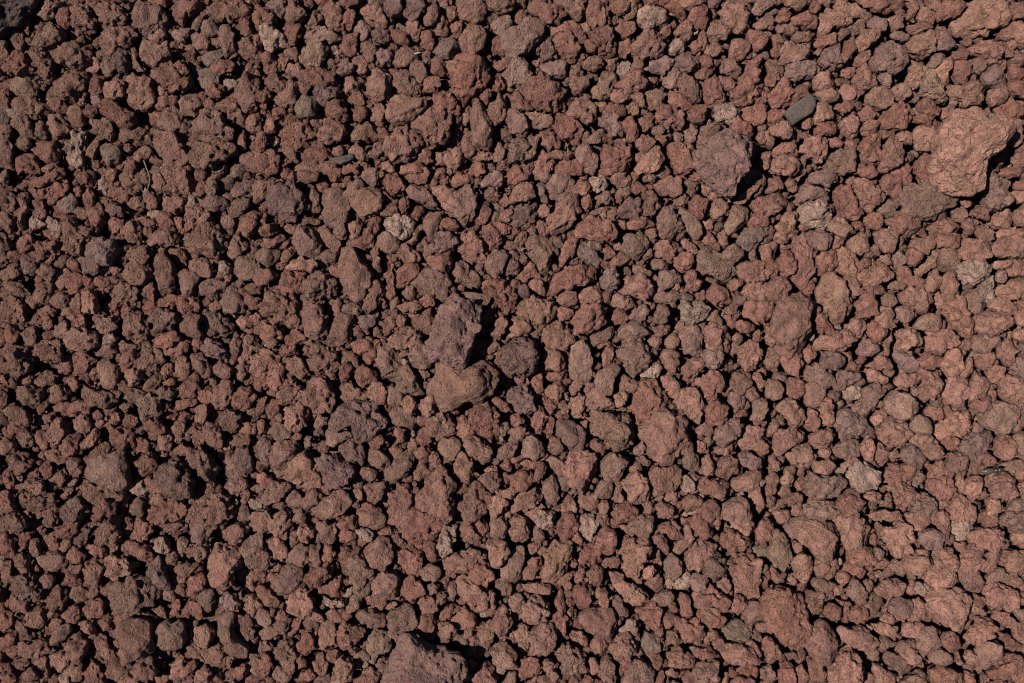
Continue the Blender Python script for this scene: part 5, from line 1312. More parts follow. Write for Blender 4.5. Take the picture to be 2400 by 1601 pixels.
rn 0 915,586 18,-10 10,8 -5,7 -15,0
rn 0 112,330 5,-7 11,2 5,10 -8,8 -9,-5
rn 0 96,226 6,-7 8,7 1,10 -3,10 -8,-6
wv 0 182,641 3,-10 9,-2 4,7 1,8 -5,5 -8,1
rn 0 278,502 10,-8 13,3 0,13 -13,0
rn 0 1000,74 5,-10 12,-5 4,2 -4,10 -10,8 -6,-1
bv 0 22,512 6,-6 10,4 3,13 -10,2 -8,-5
bn 0 763,631 11,-4 8,4 2,13 -4,6 -6,-6
wn 0 1072,685 9,-4 12,11 -4,8 -10,-3 -8,-5
rn 0 903,61 2,-18 8,-2 2,13 -1,12 -9,0
bn 0 331,166 7,0 8,13 4,10 -9,0 -9,-10
rn 0 20,284 11,-10 7,3 0,10 -4,7 -7,0
rn 0 0,749 10,-8 10,2 -2,11 -8,5 -10,-3
rn 0 812,87 10,-8 13,0 1,5 -9,10 -10,-1
rn 0 1182,84 6,-7 13,2 -2,13 -11,5
bn 0 475,283 6,-4 5,-8 3,-10 6,-1 0,14 -6,10 -9,4
bn 0 56,121 8,-7 7,2 8,9 -10,8 -9,-5
rn 0 142,616 6,-10 5,2 5,8 -2,10 -3,6 -8,-9
gs 0 1086,77 8,-13 10,-3 5,5 -7,8 -12,10
rn 0 977,700 12,3 7,12 0,16 -9,0 2,-13
rn 0 548,202 7,-13 10,2 6,11 -12,5
on 0 821,213 9,5 12,10 -2,8 -8,-2 -10,-8
rn 0 1114,64 13,-10 8,5 2,7 -10,5 -10,-2
on 0 1051,158 10,-5 7,0 3,18 -10,-3 -9,-3
on 0 900,535 8,-2 7,10 -2,10 -13,0
rn 0 402,194 10,-5 9,5 2,10 -21,0
rn 0 479,251 7,-8 12,-1 4,6 -11,11 -7,0
wn 0 416,621 9,-3 12,4 1,7 -8,9 -7,-6
rn 0 725,51 5,-4 9,1 1,7 -5,11 -5,4 -5,-9
rn 0 287,351 6,-6 13,3 -2,15 -11,0
on 0 1183,186 10,-6 13,-1 0,12 -15,3
bn 0 760,305 8,-3 13,4 5,6 -10,4 -10,0
bn 0 696,233 9,-7 10,-2 5,7 -8,9 -10,0
rn 0 1158,802 23,-5 2,10 -23,5
gn 0 993,33 7,-7 12,-3 4,8 -9,7 -7,3
on 0 717,464 11,-5 10,5 -5,10 -10,5
rn 0 1007,340 16,-5 15,0 0,8 -10,2 -16,0
rn 0 909,20 9,-12 9,1 1,9 -8,8 -10,1
pv 0 435,38 8,-2 10,1 3,10 -5,5 -11,-2 -3,-5
rn 0 9,502 6,-8 11,3 5,8 -8,6 -12,-1
wn 0 798,571 4,-13 7,0 5,10 0,7 -10,4
rn 0 514,259 11,-5 10,5 2,10 -10,1 -8,-4
rn 0 816,69 9,-5 10,2 1,11 -9,5 -8,-5
rn 0 48,634 8,-8 8,-4 5,7 -3,7 -10,5 -6,-1
pn 0 624,220 9,-7 7,2 -2,11 4,10 -6,2 -7,-10
bn 0 153,57 5,-3 4,10 1,13 8,5 -10,3 -7,-6 2,-10
bn 0 900,500 8,-11 7,8 -2,8 -8,7 -8,0
bn 0 423,548 10,0 10,5 -3,9 -7,4 -8,-8
bn 0 623,200 20,-3 3,11 -8,5 -10,-3
rn 0 403,14 5,-4 8,5 0,9 -5,12 -5,0 -1,-10
on 0 1127,433 8,-15 6,-3 -1,16 -5,12 -8,-2
on 0 842,89 9,-1 12,9 -5,10 -8,-2 -6,-8
rn 0 300,154 8,2 5,10 -3,10 -10,3
gn 0 803,213 6,-3 10,4 0,9 -5,8 -9,-5
rn 0 638,494 7,-9 6,9 -5,16 -5,5 -4,-10
rn 0 382,766 7,-7 11,5 0,7 -8,8 -8,-5
rn 0 430,520 10,-10 8,0 3,7 -8,11 -10,-3
on 0 919,3 9,-6 14,2 1,9 -7,5 -10,-5
rn 0 979,123 10,-6 12,6 0,5 -7,5 -10,-3 -7,-2
on 0 905,600 23,-2 0,8 -5,5 -8,4 -5,-7
rn 0 400,420 2,-14 10,7 9,6 -9,4 -10,5
on 0 1127,261 8,-7 7,5 -2,15 -9,3
rn 0 407,117 8,-10 9,3 6,10 -7,4 -12,-3
rn 0 377,652 3,-11 9,-1 5,9 -5,9 -10,0
on 0 83,356 4,-11 10,-2 0,13 -4,10 -8,-3
rn 0 273,784 13,-7 7,7 -7,10 -10,0
on 0 886,733 10,-5 10,5 0,10 -15,0
on 0 797,282 7,-3 10,8 5,7 -7,6 -8,-6
bs 0 779,399 10,-10 8,8 -3,10 -13,2
rn 0 328,302 5,-9 9,-5 5,6 -6,13 -12,0
on 0 576,77 10,-7 14,-4 1,8 -8,8 -12,-2
bn 0 160,205 8,-8 8,6 0,12 -5,4 -8,-6
bv 0 52,606 7,-8 10,2 0,11 -8,7 -6,-5
rn 0 338,743 5,-17 11,-4 0,11 -8,10 -8,7
on 0 742,310 11,2 13,7 -1,5 -12,1 -10,-5
rn 0 862,379 6,-5 10,5 8,5 -8,5 -13,0
rn 0 651,363 10,-5 12,8 -4,5 -10,4 -8,-4
rn 0 528,27 8,-7 6,6 -1,12 -6,7 -5,-7
rn 0 678,236 11,-10 5,7 0,10 -7,4 -8,-6
wn 0 32,264 6,-10 8,2 8,8 -8,5 -10,2
rn 0 221,708 9,-7 7,12 2,10 -7,3
wv 0 379,697 5,4 13,2 10,0 -1,5 -6,4 -11,1 -7,-5
on 0 1119,563 6,-12 5,7 2,16 -5,10
bn 0 300,756 10,-6 10,4 -2,7 -8,7 -7,-4
rn 0 324,413 7,-9 15,1 0,10 -13,3
rn 0 102,641 10,-3 12,5 2,9 -6,2 -10,-5
on 0 470,343 6,-10 8,0 2,10 0,8 -10,0
wn 0 723,79 7,-8 8,2 4,9 -7,7 -9,-2
rn 0 674,675 5,-13 8,2 -3,16 3,5 -13,0
on 0 334,83 7,-8 9,0 5,8 -4,8 -9,0
rn 0 931,566 7,-9 8,6 -3,13 -7,5
gs 0 494,300 5,-13 10,-4 2,11 -7,8 -7,3
rn 0 117,728 8,-9 6,4 2,13 -8,4 -8,-4
rn 0 61,477 10,-6 13,2 5,6 -12,4 -13,-1
rn 0 42,510 9,-5 5,10 0,9 -8,4 -5,-8
bn 0 780,746 6,-8 8,5 3,8 -8,8 -8,-3
on 0 1163,307 10,-2 10,-3 2,10 -9,5 -11,-2
on 0 89,731 11,-4 7,2 5,9 -2,9 -8,-6
bs 0 177,584 7,-8 10,0 3,9 -8,6 -10,-1
rn 0 900,664 5,-2 10,13 3,5 -5,7 -7,-5
gn 0 361,408 10,-8 8,5 5,8 -10,1 -13,1
gn 0 360,133 13,0 6,10 -6,9 -9,-8
bn 0 101,179 9,-17 6,1 -1,12 -5,11 -8,-4
bn 0 1114,248 8,-6 9,4 1,8 -7,7 -8,-5
bn 0 268,226 9,-17 5,4 1,10 -5,9 -7,-1
on 0 751,669 7,-7 13,5 -5,8 -10,5 -5,-5
gn 0 1028,749 10,-6 7,8 -2,10 -10,0
bn 0 1033,351 7,-8 8,2 3,11 -6,5 -10,-3
rn 0 628,261 6,-4 7,7 5,10 -10,5 -5,-8
rv 0 491,351 11,-8 7,5 0,10 -12,3
bn 0 440,774 11,-5 5,10 -5,13 -8,-5
on 0 733,128 7,-13 8,9 1,9 -6,4 -8,-4
on 0 1020,489 15,-11 5,7 -7,9 -8,6
rn 0 1130,784 10,5 5,16 -13,2
rn 0 47,548 7,-8 6,3 1,13 -7,5 -7,-3
bn 0 268,405 5,-8 10,3 -2,13 -5,7 -5,-7
pn 0 917,616 7,-8 4,10 3,11 -5,5 -8,-8
bn 0 288,335 11,-5 7,3 0,12 -13,0
on 0 835,523 13,2 10,-5 2,10 -12,3 -8,2
on 0 980,675 9,-6 9,6 -4,10 -7,2 -5,-5
bn 0 34,636 7,-7 5,2 1,15 -4,8 -6,-8
pn 0 585,156 8,-7 7,3 1,15 -10,0
rn 0 706,659 9,-6 10,1 1,8 -9,5 -10,-1
on 0 1188,571 13,-8 5,5 0,13 -13,-2
rn 0 328,203 10,-6 10,6 -1,7 -9,3 -7,-4
rn 0 79,310 5,-10 8,5 1,10 4,5 -8,3
on 0 1094,345 5,-5 8,13 2,13 -10,-3
rn 0 738,218 10,-5 10,2 -2,11 -12,2
bn 0 115,695 8,-13 7,-2 5,5 -7,10 -5,4
on 0 919,215 7,-7 5,1 3,9 4,5 -12,4
bn 0 707,68 13,-3 3,12 -6,7 -9,-5
rn 0 941,415 7,-11 7,6 1,8 -8,8 -6,-4
rn 0 1188,215 13,-10 5,8 -2,10 -13,-1
rn 0 211,718 3,-13 8,-2 3,12 -6,11
pn 0 106,112 11,0 8,8 -4,8 -9,-2 -5,-7
pn 0 240,223 5,-12 9,2 1,10 -7,8 -6,-3
gs 0 624,626 4,-10 8,5 4,10 -7,5 -7,-2
on 0 585,248 15,-3 1,11 -10,5 -6,-4
bn 0 0,203 10,-3 1,10 -3,8 -5,2 -6,-5
rn 0 689,774 8,-5 5,8 -2,15 -8,-3
gn 0 1043,41 5,-4 15,3 4,6 -9,4 -10,-3
SL 0 385,186 11,-2 18,-3 1,5 -15,7 -9,-2|thin flat grey-green sliver of stone with glinting edge
on 0 1082,-3 17,0 3,13 -5,4 -11,-9
rn 0 350,789 14,-7 7,10 -10,8
wn 0 726,738 9,-12 8,-3 2,10 -5,5 -10,3
on 0 839,682 14,-5 6,13 -4,5 -10,-5
pn 0 1031,87 8,-3 6,10 -1,11 -7,-3 -6,-8
on 0 959,477 5,-11 10,0 5,13 -5,3 -10,-5
rn 0 277,156 11,-3 0,23 -7,-2
on 0 666,456 5,-10 13,0 -5,13 -8,5
on 0 1130,769 7,-8 8,8 -1,13 -9,-3
rn 0 851,337 8,-11 9,0 3,7 -8,7 -5,3
rn 0 603,19 7,-10 7,4 1,9 -7,6 -7,-2
rn 0 144,198 9,-12 7,5 0,13 -12,0
bn 0 1024,611 9,2 5,8 0,10 -8,3 -2,-11
bn 0 66,641 8,-7 10,-5 3,10 -10,7
rn 0 597,489 11,-5 7,5 -2,8 -10,5
bn 0 1000,194 12,-5 5,8 -7,7 -10,0
gn 0 368,494 5,-9 11,4 0,8 -10,5 -5,-2
on 0 283,399 8,-8 10,3 0,10 -15,1
rn 0 723,649 7,-20 7,-4 1,9 -8,12 -5,8
rn 0 837,598 13,2 -5,11 -3,12 -5,-5 0,-10
rn 0 1007,305 10,-5 6,0 -6,12 -7,5 -5,3
rn 0 191,489 6,-10 10,0 2,10 -7,5
rn 0 971,161 11,-1 7,6 -2,6 -10,2 -6,-6
wn 0 313,162 6,-4 8,3 1,10 -8,5 -6,-6
on 0 503,535 6,-7 8,12 -3,8 -10,-1
rn 0 772,38 9,-10 8,-2 -1,15 -7,2 -7,-1
bn 0 739,112 9,-5 6,5 2,12 -5,2 -8,-7
bn 0 348,261 13,-7 12,2 1,8 -10,-3 -10,7
on 0 525,8 6,-5 4,7 -1,13 -7,3 -4,-8
rn 0 384,200 13,-3 4,11 -7,5 -7,0
rn 0 1137,700 8,-5 9,5 -1,10 -8,3
rn 0 0,107 10,-2 1,12 -1,9 -7,-2
rv 0 145,492 11,-8 7,8 -5,8 -10,1
rn 0 1163,189 10,-10 8,-3 0,10 -10,9
rn 0 326,69 6,-5 6,4 0,9 -6,6 -6,-4
bs 0 712,669 18,3 3,8 -16,3
bn 0 28,789 8,-7 7,5 3,7 -10,6
wn 0 120,394 10,-3 8,4 -3,9 -14,0
bn 0 603,282 5,-8 10,-5 0,10 -8,10 -5,-2
rn 0 1153,538 5,-10 10,12 -3,8 -10,-3
bn 0 102,438 13,-10 2,5 0,10 -5,4 -7,-4
on 0 984,84 8,-5 10,-1 3,4 -8,10 -10,-3
on 0 823,284 4,-13 8,3 5,10 -10,5
rn 0 300,492 10,0 5,8 -7,7 -8,-1
rn 0 1061,682 7,-4 4,9 -1,13 -8,-1
gs 0 526,682 8,-2 1,15 -3,10 -6,-5
rv 0 0,459 8,2 2,10 -5,8 -8,-2
bn 0 688,251 9,-5 13,-6 7,1 -5,7 -12,4
rn 0 213,789 6,-10 8,-6 5,6 -7,8 -6,7
rv 0 466,236 8,-5 5,7 -2,13 -6,-1 -4,-7
rn 0 458,505 8,-3 8,5 0,10 -13,7 5,-9
rn 0 204,528 8,-8 10,3 0,7 -10,5
gn 0 740,530 11,-13 7,4 -2,9 -8,5
wn 0 256,307 7,-4 9,9 -1,7 -8,1 -7,-5
rn 0 124,203 6,-6 8,3 -3,10 -5,8 -5,-8
on 0 758,399 10,-6 8,4 0,7 -15,3
pn 0 850,413 8,-13 9,3 -2,10 -7,4
on 0 447,191 6,-3 10,3 0,11 -15,-3
rn 0 452,335 11,-2 0,12 -5,8 -5,-5
rn 0 84,376 8,-9 8,4 0,10 -11,3
rn 0 161,257 10,-5 8,4 3,8 -6,2 -8,-2
bs 0 392,269 10,-8 3,10 1,8 -6,3 -6,-5
rn 0 300,479 5,-13 8,-2 -3,15 -7,10
bn 0 1119,403 18,-6 0,14 -10,0
rn 0 191,448 8,-6 10,4 0,8 -12,2
rn 0 51,489 8,-11 7,6 -2,10 -9,2
on 0 629,246 5,-6 9,2 0,9 -7,5 -5,-2
rn 0 188,431 6,-4 8,-1 0,12 -5,5 -8,-7
on 0 651,680 13,-8 9,-5 -2,10 -10,8
bn 0 751,-3 20,0 3,8 -11,1 -10,-1
rn 0 291,371 10,-5 5,5 -2,10 -11,0
rn 0 740,77 3,-11 6,3 5,8 -3,7 -11,-2
on 0 1011,680 9,-2 5,9 -5,10 -5,-2
gn 0 1038,338 7,-8 13,1 5,7 -10,2
rn 0 1062,20 5,-15 7,-4 2,7 -5,11 -5,5
pn 0 827,4 8,-7 13,0 -6,11 -10,2
rn 0 609,543 9,-5 10,2 3,8 -11,3
bs 0 428,697 10,-5 6,11 -6,7 -5,-2
gn 0 1024,641 11,3 0,10 -10,8
on 0 1030,726 8,-8 10,5 0,10 -10,-2
rv 0 883,117 10,-10 8,3 -2,10 -11,3
rn 0 562,112 11,-9 4,9 -5,11 -9,-6
rn 0 384,320 8,-10 6,0 2,15 -8,0
bn 0 18,166 8,-5 10,5 -2,9 -8,0
on 0 88,110 13,-4 1,11 -6,7 -7,-7
ps 0 1167,323 5,-7 7,3 0,11 -6,3 -6,-4
rn 0 766,802 10,-18 4,5 -4,13 -5,8
bn 0 56,733 8,-9 10,2 -3,10 -10,2
on 0 776,586 10,-10 12,0 1,8 -10,2
rn 0 77,446 7,-5 8,7 1,6 -6,5 -8,-8
rn 0 309,22 6,-8 8,4 1,8 -6,3 -8,-1
rn 0 948,-3 11,6 2,6 -5,8 -8,-4
bs 0 700,594 5,-8 7,0 2,11 -7,7
rn 0 683,52 11,-5 8,7 -5,7 -10,-2
rv 0 370,525 9,-10 8,8 -3,7 -10,0
rn 0 98,128 10,-5 7,8 -7,7 -8,-3
rn 0 817,515 10,5 -1,10 -9,3 -3,-8
on 0 476,523 6,-11 7,3 2,10 -10,4
bn 0 848,361 10,-4 7,1 -2,10 -10,2
rn 0 868,74 20,-8 8,5 -8,6 -10,0
bn 0 77,667 12,-5 11,0 -6,10 -10,0
gn 0 499,687 8,-4 9,2 -2,9 -10,3
rn 0 489,438 2,-6 11,0 1,9 -6,7
bn 0 927,636 4,-4 7,4 4,8 -6,5 -8,-5
rn 0 200,718 4,-13 8,-5 0,13 -7,10
rv 0 128,489 10,-7 5,10 -8,6 -7,-2
on 0 883,438 8,-2 4,12 -4,11 -5,-8
bs 0 412,576 5,-5 8,6 4,7 -6,4 -8,-4
on 0 881,399 2,-10 8,-4 2,12 -5,7
rn 0 992,431 4,-8 11,3 3,7 -13,3
rn 0 346,771 8,-5 5,8 -3,10 -8,-1
bv 0 48,680 7,-7 9,4 -3,10 -7,2
rn 0 586,231 7,-5 6,12 -8,5 -8,-7
gn 0 512,-4 14,0 -1,14 -8,0
gn 0 763,153 11,-9 6,5 -4,9 -9,2
IN 0 1149,552 6,-4 10,1 7,-2 4,2 -2,5 -9,0 -6,2 -6,-2|small shiny dark insect lying among pinkish stones
rn 0 1118,636 12,-2 4,7 -4,8 -8,-3
on 0 735,551 5,-8 8,-3 5,8 -5,5 -10,0
on 0 984,545 13,-10 10,3 -10,7 -10,6
rn 0 163,723 8,-6 13,6 2,5 -12,0
rn 0 938,145 8,-8 8,1 0,10 -11,3
rv 0 443,623 8,-5 9,0 -2,11 -10,2
on 0 842,802 6,-13 7,-2 -2,13 -5,10
on 0 50,193 14,-2 4,7 -11,4 -9,0
on 0 959,530 5,-7 10,2 0,8 -10,4
rn 0 618,639 8,-4 7,4 -5,10 -8,0
bn 0 786,233 13,0 10,-4 -5,12 -13,0
rn 0 208,492 4,-10 7,2 6,3 -8,7 -5,4
rn 0 42,482 6,-8 9,-8 0,8 -6,10 -5,4
rn 0 707,292 10,-3 3,11 -8,6 -5,-6
rn 0 698,400 14,-3 11,6 -13,2 -8,5
rn 0 369,217 10,-4 8,5 -3,8 -7,0
rn 0 677,657 5,-11 10,8 -3,6 -10,2
on 0 654,477 5,-9 6,3 0,16 -6,-3
rn 0 511,197 12,0 -1,11 -8,2 -5,-4
rn 0 245,356 10,-4 5,9 -7,5 -8,-3
rn 0 36,664 7,-7 5,10 -5,8 -7,-3
rn 0 383,566 9,5 -8,10 -10,0
bn 0 742,540 9,-6 7,4 8,5 -5,4 -10,-4
rn 0 204,254 9,1 1,11 4,7 -6,1 -5,-10
on 0 176,713 13,-3 6,8 -1,8 -10,-7
rn 0 1176,59 7,-4 8,4 -5,10 -8,-1
on 0 1030,300 13,-3 5,13 -10,0
rn 0 313,677 5,-6 9,2 -1,9 -8,4
rn 0 71,581 8,-9 10,-1 -5,10 -10,5
bn 0 32,13 4,4 -2,9 -1,17 -4,-5 -1,-12
rn 0 258,792 15,-10 3,10 -13,5
on 0 1040,533 11,-8 5,8 -8,10
rn 0 568,330 8,-4 5,9 -10,5 -7,0
bn 0 17,779 9,-8 10,6 -5,5 -11,2
gs 0 456,353 10,-6 4,4 -7,10 -5,5
bn 0 724,616 11,-3 8,13 -3,3 -10,-7
rn 0 282,589 4,-15 7,2 0,8 -7,7
rn 0 174,186 7,-5 10,8 -3,5 -12,-3
on 0 910,579 13,-11 5,8 -10,8
rn 0 320,728 8,-13 5,0 3,8 -10,8
rn 0 225,403 5,-6 10,3 -3,10 -7,-1
bv 0 139,477 6,-6 11,4 -5,9 -9,-2
rn 0 389,215 13,-2 5,5 -10,5 -8,0
rn 0 1025,664 10,-10 8,-1 -3,9 -7,5
on 0 453,736 13,5 2,5 -2,8 -8,-7
on 0 216,168 11,-2 4,6 -8,5 -7,-1
gs 0 752,208 9,-4 10,1 -5,8 -9,1
rn 0 50,361 9,-4 7,6 -2,8 -8,-4
rn 0 684,448 13,0 0,7 -13,6
wn 0 263,520 5,-8 6,11 -3,6 -8,-1
on 0 541,749 4,-12 8,-1 1,10 -9,4
on 0 918,51 8,-1 5,4 -9,7 -7,5
rn 0 567,551 9,-6 7,6 -5,7 -7,-2
rn 0 671,629 6,-6 7,9 -2,8 -8,-4
on 0 744,180 9,-3 4,7 -9,7 -5,-5
rn 0 0,438 8,2 2,11 -5,1 -8,-6
rn 0 998,259 12,0 2,7 -7,4 -5,-4
rn 0 1193,351 13,0 0,10 -10,0
on 0 922,680 4,-8 7,8 5,7 -10,-1
gs 0 789,163 2,-10 7,3 1,9 -5,6
rn 0 38,616 5,-7 8,6 -3,8 -7,-1
rn 0 519,664 11,5 7,3 -5,6 -7,-1
on 0 185,535 5,-6 7,4 -3,10 -8,0
rn 0 719,228 9,-2 2,10 -2,5 -8,-5
rn 0 725,774 10,-5 5,5 -5,8 -7,-3
gn 0 858,397 7,-8 6,8 -6,10
bn 0 1148,789 7,-2 1,15 -6,3
rn 0 26,446 10,-8 5,5 -3,8 -7,-1
rn 0 45,222 9,-2 3,7 -5,6 -6,-2
rn 0 463,379 5,-11 8,6 -2,10
pn 0 421,764 7,-3 5,8 0,8 -10,-6
on 0 680,28 9,-2 4,7 -4,8 -6,-7
on 0 781,787 8,-5 6,7 -4,5 -7,-1
bn 0 1037,581 6,-5 2,13 -10,5
bn 0 317,669 6,-10 8,3 -3,10
pn 0 310,403 13,-6 3,8 -8,4 -8,-3
rn 0 107,484 8,-4 6,7 -4,7 -7,-5
rn 0 36,551 6,-4 4,9 -5,7 -5,-5
rn 0 204,769 5,-6 8,6 -3,8 -6,-2
bn 0 1021,672 9,-4 8,4 -3,5 -12,0
rn 0 181,300 3,-8 7,-3 6,3 -3,6
on 0 129,315 6,-4 8,4 -3,6 -7,2
on 0 451,713 10,-8 6,3 -4,7 -9,0
rn 0 56,800 8,-11 4,11 -4,7
rn 0 814,345 11,-5 2,11 -10,2
bn 0 789,386 8,-12 5,10 -3,5
on 0 1125,236 7,-3 8,3 -3,6 -10,0
gn 0 1140,507 2,-13 11,6 -5,7
on 0 629,646 7,-7 6,4 -4,9 -7,-2
rn 0 445,220 8,6 8,7 -5,5 -7,-7
on 0 542,134 7,-1 2,7 -5,9 -4,-6
rn 0 279,563 9,-2 5,10 -7,3
rn 0 1123,48 12,-3 5,6 -8,5
rn 0 341,512 7,-7 7,5 -4,6 -8,0
pn 0 919,766 12,-2 5,7 -10,3
on 0 720,287 10,-4 1,9 -7,2 -5,-2
bs 0 827,376 8,-10 7,-5 -2,10 -6,5
on 0 128,641 5,-5 7,3 -2,6 -9,3
on 0 632,471 4,-11 5,6 0,8 -5,3
rn 0 936,264 7,-4 5,9 -5,2 -6,-1
on 0 356,517 3,-7 6,2 -1,11 -7,1
wn 0 402,700 5,-10 7,-3 0,7 -6,7
rn 0 23,623 10,-2 8,1 -5,7 -10,-2
on 0 954,-3 16,0 -2,9 -7,-2
rn 0 120,497 8,-3 7,8 -5,4
rn 0 678,784 6,-5 7,5 -4,5 -8,-1
rn 0 991,211 10,-5 0,7 -4,6 -5,-2
rn 0 87,223 4,-5 5,5 -2,8 -5,0
on 0 785,802 6,-5 6,5 -6,8
gs 0 322,489 6,-5 5,7 -5,6
lS 0 80,567 7,-6 6,0 -4,7 -6,3
wn 0 1112,119 5,-3 8,5 -3,4 -9,-1
on 0 679,494 10,-2 0,10 -5,0
rn 0 262,325 9,-4 1,8 -8,4
rn 0 135,277 8,-3 4,6 -7,3 -5,-1
pn 0 1068,454 8,2 0,8 -8,0
rn 0 835,629 7,-4 3,6 -5,5
gs 0 766,586 5,-5 8,1 -5,6
"""


def parse():
    out = []
    for line in DATA.strip().split("\n"):
        head, _, label = line.partition("|")
        t = head.split()
        p = np.cumsum(np.array([[float(x) for x in q.split(",")] for q in t[2:]]), axis=0) * 2.0
        out.append((t[0], int(t[1]), p, label))
    return out


def poly_area(p):
    x, y = p[:, 0], p[:, 1]
    return (np.dot(x, np.roll(y, -1)) - np.dot(y, np.roll(x, -1))) / 2


def poly_centre(p):
    x, y = p[:, 0], p[:, 1]
    c = x * np.roll(y, -1) - np.roll(x, -1) * y
    a = c.sum() / 2
    return np.array([((x + np.roll(x, -1)) * c).sum(), ((y + np.roll(y, -1)) * c).sum()]) / (6 * a)


def round_corners(p):
    q = np.roll(p, -1, axis=0)
    return np.stack([p * 0.84 + q * 0.16, p * 0.16 + q * 0.84], 1).reshape(-1, 2)


def chip_edges(p, r, amount):
    for _ in range(2):
        q = np.roll(p, -1, axis=0)
        e = q - p
        mid = p + e * r.uniform(0.35, 0.65, (len(p), 1)) + np.stack([-e[:, 1], e[:, 0]], 1) * r.normal(0, amount, (len(p), 1))
        p = np.stack([p, mid], 1).reshape(-1, 2)
    return p


def polar(p, n=180):
    """outline radius at n bearings around the origin"""
    q = np.roll(p, -1, axis=0)
    th = np.arange(n) * 2 * math.pi / n
    d = np.stack([np.cos(th), np.sin(th)], 1)
    e = q - p
    den = d[:, None, 0] * e[None, :, 1] - d[:, None, 1] * e[None, :, 0]
    den = np.where(np.abs(den) < 1e-12, 1e-12, den)
    t = (p[None, :, 0] * e[None, :, 1] - p[None, :, 1] * e[None, :, 0]) / den
    s = (p[None, :, 0] * d[:, None, 1] - p[None, :, 1] * d[:, None, 0]) / den
    t = np.where((s >= 0) & (s <= 1) & (t > 0), t, 0)
    r = t.max(1)
    bad = r <= 0
    if bad.any():
        r[bad] = np.median(r[~bad])
    return r


def stone_body(R, c, surf, level, r, big=0):
    """a stone around the origin whose plan outline has radii R and whose half height is c"""
    d, f = ICO[level]
    n = len(R)
    th = (np.arctan2(d[:, 1], d[:, 0]) / (2 * math.pi) * n) % n
    k = np.floor(th).astype(int)
    w = th - k
    rad = R[k % n] * (1 - w) + R[(k + 1) % n] * w
    rho = np.sqrt(d[:, 0] ** 2 + d[:, 1] ** 2)
    ex = {'s': 0.52, 'S': 0.34}.get(surf, 0.54)
    u = np.where(rho > 1e-6, rho, 1.0)
    rr = rho ** ex * rad
    p = np.stack([d[:, 0] / u * rr, d[:, 1] / u * rr, np.sign(d[:, 2]) * np.abs(d[:, 2]) ** (0.5 if surf == 'S' else 0.74) * c], 1)
    req = float(np.sqrt((R ** 2).mean()))
    # broken faces: planes that shave the upper half
    cuts = {'s': 12, 'S': 0, 'n': 13, 'v': 7, 'f': 5, 'c': 6}[surf] if not big else 6
    for _ in range(cuts):
        az, el = r.uniform(0, 2 * math.pi), math.radians(r.uniform(30, 88) if big else r.uniform(22, 88))
        nn = np.array([math.cos(az) * math.cos(el), math.sin(az) * math.cos(el), math.sin(el)])
        h = p @ nn
        lim = h.max() * r.uniform(0.67, 0.93)
        over = np.clip(h - lim, 0, None)
        p = p - (over * 0.94)[:, None] * nn
    nrm = p / np.array([req, req, c])[None] ** 2
    nrm /= np.linalg.norm(nrm, axis=1)[:, None] + 1e-9
    o = r.uniform(0, 900, 3)
    amp = 0.85 if big else {'s': 0.7, 'S': 0.10, 'n': 1.0, 'v': 1.15, 'f': 0.8, 'c': 0.9}[surf]
    small = min(1.0, req / 0.017)
    side = 1 - 0.40 * rho
    lump = 0.13 * vnoise(p / req * 1.25 + o, 3) * side + 0.12 * vnoise(p / req * 2.9 + o, 4) * (1 - 0.25 * rho)
    fine = 0.0023 * vnoise(p / 0.0095 + o, 5) + 0.0017 * vnoise(p / 0.0052 + o, 6) + 0.0010 * vnoise(p / 0.0029 + o, 7)
    disp = amp * (lump * req + fine * small)
    if surf in 'nvcs':
        nod, own = cells(p / (0.50 * req) + o, 21)             # knobbly lobes with creases between
        disp = disp + req * {'s': 0.05, 'n': 0.09}.get(surf, 0.22) * (0.5 - nod)
        dist, own = cells(p / 0.0088 + o, 11)
        pitd = np.clip(1 - dist / 0.46, 0, 1) * (own > {'s': 0.85, 'n': 0.42}.get(surf, 0.25))
        disp = disp - pitd ** 0.6 * {'s': 0.0028, 'n': 0.0048}.get(surf, 0.0060) * small
        dist, own = cells(p / 0.0050 + o, 31)
        disp = disp - np.clip(1 - dist / 0.48, 0, 1) ** 0.7 * (own > 0.35) * {'s': 0.0010, 'n': 0.0020}.get(surf, 0.0027) * small
    if surf == 'f':
        a = r.uniform(-0.25, 0.25)
        x = p[:, 0] * math.cos(a) + p[:, 1] * math.sin(a) + 0.0012 * vnoise(p / 0.012 + o, 12)
        disp = disp + 0.0007 * np.sin(x / 0.0056 * 2 * math.pi) * (0.5 + vnoise(p / 0.02 + o, 14))
    p = p + nrm * disp[:, None]
    return p.astype(np.float32), f


